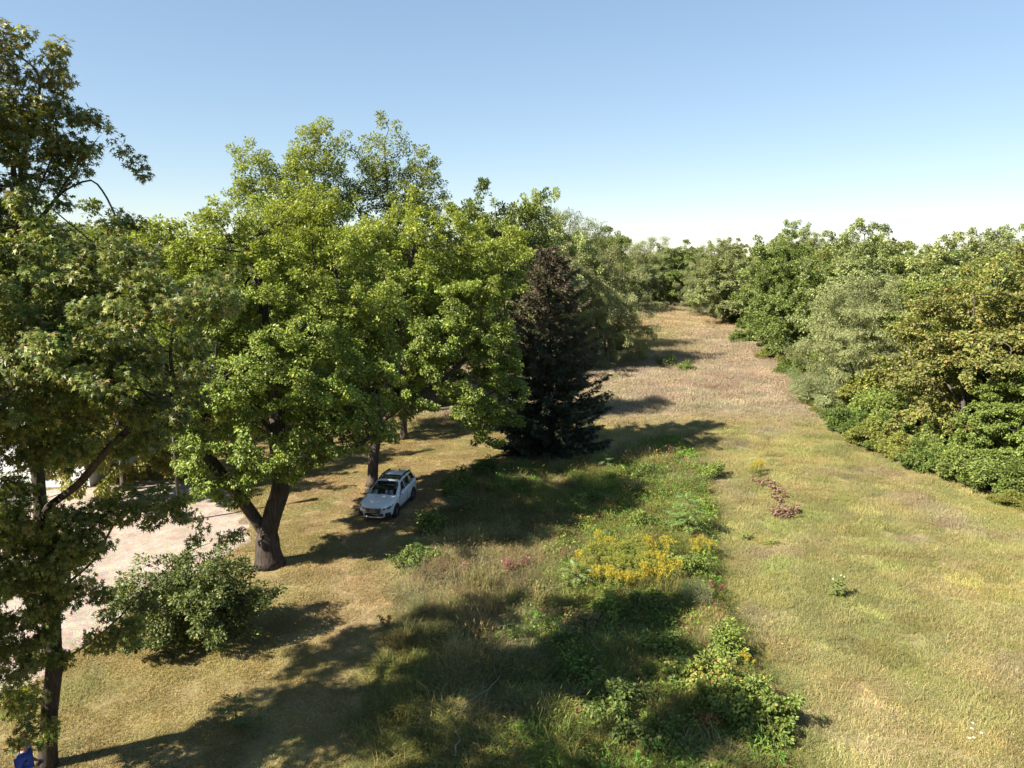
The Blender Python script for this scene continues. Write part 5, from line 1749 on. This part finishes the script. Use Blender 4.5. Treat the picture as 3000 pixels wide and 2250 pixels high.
        for xc in (1.37, -1.375):
            w = bpy.data.objects.new("wheel", None); COL.objects.link(w); w.parent = root; w.location = (xc, sgn * 0.80, 0.34); w.empty_display_size = 0.2
            w.rotation_euler = (0, 0, 0.08 if xc > 0 else 0)
            mb = MB(); a = np.linspace(0, 2 * math.pi, 25)[:-1]
            prof = [(0.21, -0.10), (0.31, -0.11), (0.338, -0.07), (0.34, 0.07), (0.31, 0.12), (0.225, 0.125)]
            V = [(r * math.cos(q), sgn * yy, r * math.sin(q)) for (r, yy) in prof for q in a]
            Fs = [[i * 24 + k, i * 24 + (k + 1) % 24, (i + 1) * 24 + (k + 1) % 24, (i + 1) * 24 + k] for i in range(5) for k in range(24)]
            mb.add(V, Fs); link("tyre", mb.mesh("tyre", rubber, True), w)
            mb = MB()
            disc = [(0.22 * math.cos(q), sgn * 0.085, 0.22 * math.sin(q)) for q in a]
            mb.add(disc, [list(range(24))])
            for k in range(5):
                q = k * 2 * math.pi / 5
                mb.tube(np.array(((0.03 * math.cos(q), sgn * 0.115, 0.03 * math.sin(q)), (0.225 * math.cos(q), sgn * 0.115, 0.225 * math.sin(q)))), np.array((0.032, 0.024)), 5)
            link("rim", mb.mesh("rim", alloy), w)
    # grille with bright bars and the oval emblem
    mb = MB()
    V = [(2.372, -0.42, 0.76), (2.372, 0.42, 0.76), (2.385, 0.36, 0.55), (2.385, -0.36, 0.55), (2.25, -0.42, 0.77), (2.25, 0.42, 0.77), (2.25, 0.36, 0.54), (2.25, -0.36, 0.54)]
    mb.add(V, [[0, 3, 2, 1], [0, 1, 5, 4], [1, 2, 6, 5], [2, 3, 7, 6], [3, 0, 4, 7]])
    gr = link("grille", mb.mesh("grille", black), root)
    for z, hw in ((0.755, 0.42), (0.69, 0.40), (0.625, 0.38), (0.555, 0.36)):
        mb = MB(); mb.box((2.39, 0, z), (0.03, hw * 2, 0.02), bev=0.006)
        link("grille_bar", mb.mesh("grille_bar", chrome), gr)
    mb = MB(); a = np.linspace(0, 2 * math.pi, 17)[:-1]
    mb.add([(2.412, 0.085 * math.cos(q), 0.665 + 0.045 * math.sin(q)) for q in a] + [(2.40, 0.085 * math.cos(q), 0.665 + 0.045 * math.sin(q)) for q in a],
           [list(range(16))] + [[k, (k + 1) % 16, 16 + (k + 1) % 16, 16 + k] for k in range(16)])
    em = link("emblem", mb.mesh("emblem", blue), gr)
    mb = MB()
    mb.tube(np.array([(2.414, 0.085 * math.cos(q), 0.665 + 0.045 * math.sin(q)) for q in np.linspace(0, 2 * math.pi, 17)]), np.full(17, 0.006), 5, cap=False)
    for (yy, zz, r) in ((0.045, 0.672, 0.012), (0.01, 0.68, 0.007), (-0.02, 0.682, 0.007), (0.0, 0.652, 0.007), (-0.03, 0.655, 0.007), (-0.05, 0.668, 0.007)):
        for q in (0, math.pi / 2):
            mb.tube(np.array(((2.415, yy - r * 1.6 * math.cos(q), zz - r * 1.6 * math.sin(q)), (2.415, yy + r * 1.6 * math.cos(q), zz + r * 1.6 * math.sin(q)))), np.full(2, r * 0.45), 4)
    link("emblem_stars", mb.mesh("emblem_stars", chrome), em)
    # bumper: dark intake and silver skid strip
    mb = MB(); mb.box((2.30, 0, 0.42), (0.16, 1.0, 0.12), bev=0.03)
    link("lower_grille", mb.mesh("lower_grille", black), root)
    mb = MB(); t = np.linspace(-1, 1, 9)
    mb.tube(np.stack((2.37 - 0.13 * t ** 2, 0.56 * t, np.full(9, 0.30)), 1), np.full(9, 0.045), 6)
    link("skid_strip", mb.mesh("skid_strip", silver, True), root)
    mb = MB(); mb.box((0, 0, 0.30), (4.2, 1.5, 0.14), bev=0.03)
    link("underbody", mb.mesh("underbody", black), root)
    mb = MB(); mb.tube(np.array(((-1.78, 0, 1.585), (-1.86, 0, 1.66))), np.array((0.04, 0.012)), 6)
    link("roof_antenna", mb.mesh("roof_antenna", black), root)
    for sgn in (1, -1):
        mb = MB(); mb.tube(np.array(((1.0, sgn * 0.28 + 0.2, 1.072), (0.93, sgn * 0.28 - 0.25, 1.085))), np.full(2, 0.012), 4)
        link("wiper", mb.mesh("wiper", black), root)


build_car()


# ------------------------------------------------------------------ house behind the near maples
def build_house():
    X0, X1, Y0, Y1, ze, zr = -36.0, -24.8, 41.6, 52.0, 3.0, 6.1
    cx, cy_ = (X0 + X1) / 2, (Y0 + Y1) / 2
    root = thing("white_house", "white-sided gabled house with dark red-brown roof hidden behind the near maples", "house", (cx, cy_, 0))
    m = bpy.data.materials.new("white_siding")
    nt, N, L = nodes_of(m)
    b = N["Principled BSDF"]; b.inputs["Roughness"].default_value = 0.6; b.inputs["Base Color"].default_value = (0.74, 0.75, 0.76, 1)
    tc = N.new("ShaderNodeTexCoord"); wv = N.new("ShaderNodeTexWave"); wv.wave_type = 'BANDS'; wv.bands_direction = 'Z'; wv.wave_profile = 'SAW'
    wv.inputs["Scale"].default_value = 1.35; bp = N.new("ShaderNodeBump"); bp.inputs["Strength"].default_value = 0.6; bp.inputs["Distance"].default_value = 0.02
    L.new(tc.outputs["Object"], wv.inputs["Vector"]); L.new(wv.outputs["Fac"], bp.inputs["Height"]); L.new(bp.outputs[0], b.inputs["Normal"])
    roofm = simple_mat("red_brown_shingle", (0.085, 0.035, 0.03), 0.9, noise=(0.055, 0.025, 0.022), bump=0.5, scale=5)
    trim = simple_mat("beige_trim", (0.55, 0.48, 0.36), 0.6)
    glass = simple_mat("house_glass", (0.03, 0.035, 0.04), 0.08, spec=0.8)
    wht = simple_mat("white_frame", (0.8, 0.8, 0.8), 0.5)
    doorm = simple_mat("brown_door", (0.16, 0.08, 0.05), 0.5)
    hx, hy = (X1 - X0) / 2, (Y1 - Y0) / 2
    mb = MB()
    V = [(-hx, -hy, 0), (hx, -hy, 0), (hx, hy, 0), (-hx, hy, 0), (-hx, -hy, ze), (hx, -hy, ze), (hx, hy, ze), (-hx, hy, ze), (0, -hy, zr - 0.1), (0, hy, zr - 0.1)]
    mb.add(V, [[0, 1, 5, 8, 4], [2, 3, 7, 9, 6], [1, 2, 6, 5], [3, 0, 4, 7], [0, 3, 2, 1]])
    wall = link("wall", mb.mesh("wall", m), root)
    ov = 0.45; sl = (zr - ze) / hx
    mb = MB()
    for s in (-1, 1):
        a = np.array(((0, -hy - ov, zr), (0, hy + ov, zr), (s * (hx + ov), hy + ov, ze - sl * ov), (s * (hx + ov), -hy - ov, ze - sl * ov)))
        bb = a + np.array((0, 0, 0.16))
        mb.add(np.concatenate((a, bb)), [[0, 1, 2, 3], [7, 6, 5, 4], [0, 3, 7, 4], [1, 5, 6, 2], [3, 2, 6, 7], [0, 4, 5, 1]] if s < 0 else [[3, 2, 1, 0], [4, 5, 6, 7], [4, 7, 3, 0], [2, 6, 5, 1], [7, 6, 2, 3], [1, 5, 4, 0]])
    rf = link("roof", mb.mesh("roof", roofm), root)
    mb = MB(); mb.box((-1.6, 1.0, zr + 0.2), (0.7, 0.7, 1.8), bev=0.02)
    link("chimney", mb.mesh("chimney", simple_mat("chimney_brick", (0.2, 0.08, 0.06), 0.9, noise=(0.14, 0.06, 0.05))), rf)
    for s in (-1, 1):
        mb = MB(); mb.box((s * (hx + ov + 0.02), 0, ze - sl * ov + 0.06), (0.05, 2 * (hy + ov), 0.2))
        link("fascia", mb.mesh("fascia", trim), rf)

    def window(x, y, z, w, h, face):
        mb = MB(); fr = 0.09
        if face == 'f':
            mb.box((x, y - 0.03, z), (w + 2 * fr, 0.06, h + 2 * fr), bev=0.01); o = link("window", mb.mesh("window", wht), root)
            for s in (-1, 1):
                g = MB(); g.box((x, y - 0.065, z + s * h / 4), (w, 0.02, h / 2 - 0.05)); link("pane", g.mesh("pane", glass), o)
            g = MB(); g.box((x, y - 0.08, z - h / 2 - fr - 0.03), (w + 0.3, 0.14, 0.06)); link("sill", g.mesh("sill", wht), o)
        else:
            mb.box((x + 0.03, y, z), (0.06, w + 2 * fr, h + 2 * fr), bev=0.01); o = link("window", mb.mesh("window", wht), root)
            for s in (-1, 1):
                g = MB(); g.box((x + 0.065, y, z + s * h / 4), (0.02, w, h / 2 - 0.05)); link("pane", g.mesh("pane", glass), o)
            g = MB(); g.box((x + 0.08, y, z - h / 2 - fr - 0.03), (0.14, w + 0.3, 0.06)); link("sill", g.mesh("sill", wht), o)
    window(3.4, -hy, 1.6, 1.0, 1.3, 'f'); window(-3.2, -hy, 1.6, 1.0, 1.3, 'f'); window(0, -hy, 4.2, 0.8, 1.0, 'f')
    window(hx, 2.6, 1.6, 1.1, 1.2, 's')
    mb = MB(); mb.box((-1.4, -hy - 0.03, 1.05), (1.0, 0.08, 2.1), bev=0.01); d = link("door", mb.mesh("door", doorm), root)
    mb = MB(); mb.box((-1.02, -hy - 0.1, 1.0), (0.05, 0.08, 0.12)); link("handle", mb.mesh("handle", simple_mat("brass", (0.4, 0.3, 0.12), 0.3, 1)), d)


build_house()


# ------------------------------------------------------------------ yard light post among the leaves
def build_light():
    p = Z(500, 1192, 36.0)
    root = thing("yard_light", "dark yard light post with flat white cap showing between the leaves on the left", "lamp post", (p[0], p[1], 0))
    dk = simple_mat("dark_post", (0.03, 0.028, 0.026), 0.6); wt = simple_mat("white_cap", (0.78, 0.78, 0.76), 0.5)
    zt = p[2]
    mb = MB(); mb.tube(np.array(((0, 0, 0), (0, 0, zt * 0.5), (0, 0, zt - 0.9))), np.array((0.09, 0.08, 0.07)), 10)
    mb.tube(np.array(((0, 0, 0), (0, 0, 0.12))), np.array((0.16, 0.14)), 10)
    link("post", mb.mesh("post", dk, True), root)
    mb = MB(); mb.tube(np.array(((0, 0, zt - 0.92), (0, 0, zt - 0.75), (0, 0, zt - 0.12), (0, 0, zt - 0.06))), np.array((0.10, 0.17, 0.19, 0.14)), 12)
    head = link("lamp_housing", mb.mesh("lamp_housing", dk, True), root)
    mb = MB(); mb.tube(np.array(((0, 0, zt - 0.06), (0, 0, zt - 0.03), (0, 0, zt + 0.02))), np.array((0.26, 0.27, 0.12)), 14)
    link("cap", mb.mesh("cap", wt, True), root)
    mb = MB(); mb.box((0.05, -0.185, zt - 0.42), (0.035, 0.02, 0.6))
    link("trim_strip", mb.mesh("trim_strip", wt), head)


build_light()
# ------------------------------------------------------------------ the person in the blue shirt at the bottom left
def skin_mesh(name, verts, edges, radii, root_i, mat, levels=2):
    me = bpy.data.meshes.new(name)
    me.from_pydata([tuple(v) for v in verts], edges, [])
    o = link(name, me)
    md = o.modifiers.new("skin", 'SKIN')
    sv = me.skin_vertices[0].data
    for i, r in enumerate(radii):
        sv[i].radius = (r, r) if not isinstance(r, tuple) else r
        sv[i].use_root = (i == root_i)
    s = o.modifiers.new("sub", 'SUBSURF'); s.levels = levels; s.render_levels = levels
    me.materials.append(mat)
    dg = bpy.context.evaluated_depsgraph_get()
    new = bpy.data.meshes.new_from_object(o.evaluated_get(dg))
    new.materials.clear(); new.materials.append(mat)
    new.polygons.foreach_set("use_smooth", np.full(len(new.polygons), True))
    bpy.data.objects.remove(o)
    return new


def build_person():
    g = Z(66, 2172, 16.35)
    root = thing("person", "person in a bright blue shirt and dark trousers holding a controller by the tree trunks", "person", (g[0], 16.35, 0), math.radians(10))
    skin = simple_mat("skin", (0.50, 0.27, 0.19), 0.55)
    blue = simple_mat("blue_shirt", (0.035, 0.085, 0.42), 0.8, noise=(0.03, 0.07, 0.36), bump=0.3, scale=9)
    dark = simple_mat("dark_trousers", (0.03, 0.032, 0.04), 0.85, bump=0.25, scale=12)
    hairm = simple_mat("brown_hair", (0.06, 0.035, 0.02), 0.7, bump=0.6, scale=40)
    shoe = simple_mat("grey_shoe", (0.08, 0.08, 0.085), 0.7)
    # body faces +x (towards the field); one continuous surface
    V = [(0, 0, 0.95), (0.0, 0, 1.10), (0.0, 0, 1.27), (-0.01, 0, 1.42), (0.0, 0, 1.50), (0.02, 0, 1.57), (0.03, 0, 1.66), (0.035, 0, 1.72)]
    R = [(0.13, 0.105), (0.12, 0.10), (0.135, 0.105), (0.11, 0.09), 0.058, 0.075, 0.098, 0.07]
    E_ = [(i, i + 1) for i in range(7)]
    for s in (1, -1):
        i = len(V)
        V += [(-0.01, s * 0.185, 1.43), (-0.05, s * 0.26, 1.16), (0.16, s * 0.18, 1.08), (0.22, s * 0.14, 1.09), (0.27, s * 0.12, 1.09)]
        R += [0.066, 0.047, 0.036, 0.028, 0.035]
        E_ += [(3, i), (i, i + 1), (i + 1, i + 2), (i + 2, i + 3), (i + 3, i + 4)]
        j = len(V)
        V += [(0, s * 0.10, 0.88), (0.02, s * 0.11, 0.50), (-0.02, s * 0.12, 0.10), (0.06, s * 0.125, 0.045), (0.15, s * 0.13, 0.04)]
        R += [0.095, 0.062, 0.045, 0.042, 0.034]
        E_ += [(0, j), (j, j + 1), (j + 1, j + 2), (j + 2, j + 3), (j + 3, j + 4)]
    link("body", skin_mesh("body", V, E_, R, 0, skin), root)
    # shirt over torso and upper arms
    V = [(0, 0, 0.84), (0.0, 0, 0.98), (0.0, 0, 1.12), (0.0, 0, 1.27), (-0.01, 0, 1.42), (0.0, 0, 1.49)]
    R = [(0.20, 0.175), (0.205, 0.175), (0.195, 0.165), (0.205, 0.165), (0.165, 0.135), (0.085, 0.08)]
    E_ = [(i, i + 1) for i in range(5)]
    for s in (1, -1):
        i = len(V)
        V += [(-0.01, s * 0.19, 1.43), (-0.035, s * 0.235, 1.28), (-0.048, s * 0.255, 1.18)]
        R += [0.095, 0.085, 0.082]
        E_ += [(4, i), (i, i + 1), (i + 1, i + 2)]
    link("shirt", skin_mesh("shirt", V, E_, R, 0, blue), root)
    V = [(0, 0, 1.02), (0, 0, 0.90)]; R = [(0.165, 0.14), (0.175, 0.15)]; E_ = [(0, 1)]
    for s in (1, -1):
        i = len(V)
        V += [(0.0, s * 0.10, 0.82), (0.02, s * 0.11, 0.50), (-0.02, s * 0.12, 0.10)]
        R += [0.112, 0.08, 0.068]
        E_ += [(1, i), (i, i + 1), (i + 1, i + 2)]
    link("trousers", skin_mesh("trousers", V, E_, R, 0, dark), root)
    for s in (1, -1):
        V = [(-0.06, s * 0.122, 0.05), (0.05, s * 0.125, 0.05), (0.17, s * 0.13, 0.04)]
        link("shoe", skin_mesh("shoe", V, [(0, 1), (1, 2)], [0.052, 0.05, 0.04], 0, shoe), root)
    # hair, face features, fingers
    hv = []; hf = []
    for i in range(7):                      # cap of hair: lower at the back and sides, high over the brow
        ph = i / 6 * 1.0
        for k in range(16):
            a = k * math.pi / 8
            low = 1.72 + 0.42 * (1 - math.cos(a)) / 2 * 1.1
            th = ph * low * 0.82
            hv.append((0.028 + 0.122 * math.sin(th) * math.cos(a), 0.108 * math.sin(th) * math.sin(a), 1.675 + 0.112 * math.cos(th)))
    for i in range(6):
        for k in range(16):
            j = (k + 1) % 16
            hf.append([i * 16 + k, i * 16 + j, (i + 1) * 16 + j, (i + 1) * 16 + k])
    mb = MB(); mb.add(hv, hf)
    link("hair", mb.mesh("hair", hairm, True), root)
    mb = MB(); mb.tube(np.array(((0.125, 0, 1.685), (0.148, 0, 1.65), (0.125, 0, 1.64))), np.array((0.01, 0.017, 0.012)), 6)
    link("nose", mb.mesh("nose", skin, True), root)
    eye = simple_mat("eye_dark", (0.02, 0.015, 0.01), 0.2); lip = simple_mat("lip", (0.34, 0.12, 0.10), 0.5)
    for s in (1, -1):
        mb = MB(); mb.tube(np.array(((0.112, s * 0.036, 1.685), (0.124, s * 0.036, 1.685))), np.array((0.013, 0.009)), 8)
        link("eye", mb.mesh("eye", eye, True), root)
        mb = MB(); mb.tube(np.array(((0.02, s * 0.095, 1.695), (0.03, s * 0.108, 1.67), (0.025, s * 0.098, 1.64))), np.array((0.014, 0.02, 0.012)), 6)
        link("ear", mb.mesh("ear", skin, True), root)
        for k in range(5):
            if k < 4:
                y0 = s * (0.135 - 0.005 * k); z0 = 1.115 - 0.02 * k; L = (0.07, 0.08, 0.075, 0.06)[k]
                pts = np.array(((0.275, y0, z0), (0.275 + L * 0.5, y0 - s * 0.002, z0 + 0.004), (0.27 + L * 0.8, y0 - s * 0.03, z0 - 0.003), (0.255 + L * 0.75, y0 - s * 0.05, z0 - 0.006)))
            else:
                pts = np.array(((0.255, s * 0.115, 1.115), (0.275, s * 0.095, 1.135), (0.30, s * 0.075, 1.138)))
            mb = MB(); mb.tube(pts, np.linspace(0.010, 0.008, len(pts)), 6)
            link("finger", mb.mesh("finger", skin, True), root)
    mb = MB(); mb.tube(np.array(((0.122, -0.03, 1.617), (0.13, 0, 1.615), (0.122, 0.03, 1.617))), np.array((0.005, 0.008, 0.005)), 6)
    link("mouth", mb.mesh("mouth", lip, True), root)
    # the controller it holds
    dk = simple_mat("controller_grey", (0.06, 0.06, 0.065), 0.5); scr = simple_mat("controller_screen", (0.02, 0.02, 0.025), 0.1, spec=0.8)
    R_ = Matrix.Rotation(math.radians(10), 3, 'Z')
    c = R_ @ Vector((0.315, 0, 1.105))
    o = thing("remote_controller", "dark drone controller held in both hands of the person in blue", "controller", (g[0] + c.x, 16.35 + c.y, c.z), math.radians(10))
    mb = MB(); mb.box((0, 0, 0), (0.09, 0.17, 0.045), bev=0.012); link("housing", mb.mesh("housing", dk), o)
    mb = MB(); mb.box((0.07, 0, 0.035), (0.075, 0.15, 0.012), bev=0.004); link("screen", mb.mesh("screen", scr), o)
    for s in (1, -1):
        mb = MB(); mb.tube(np.array(((-0.01, s * 0.05, 0.02), (-0.01, s * 0.05, 0.045))), np.array((0.006, 0.009)), 6); link("thumb_stick", mb.mesh("thumb_stick", dk), o)


build_person()
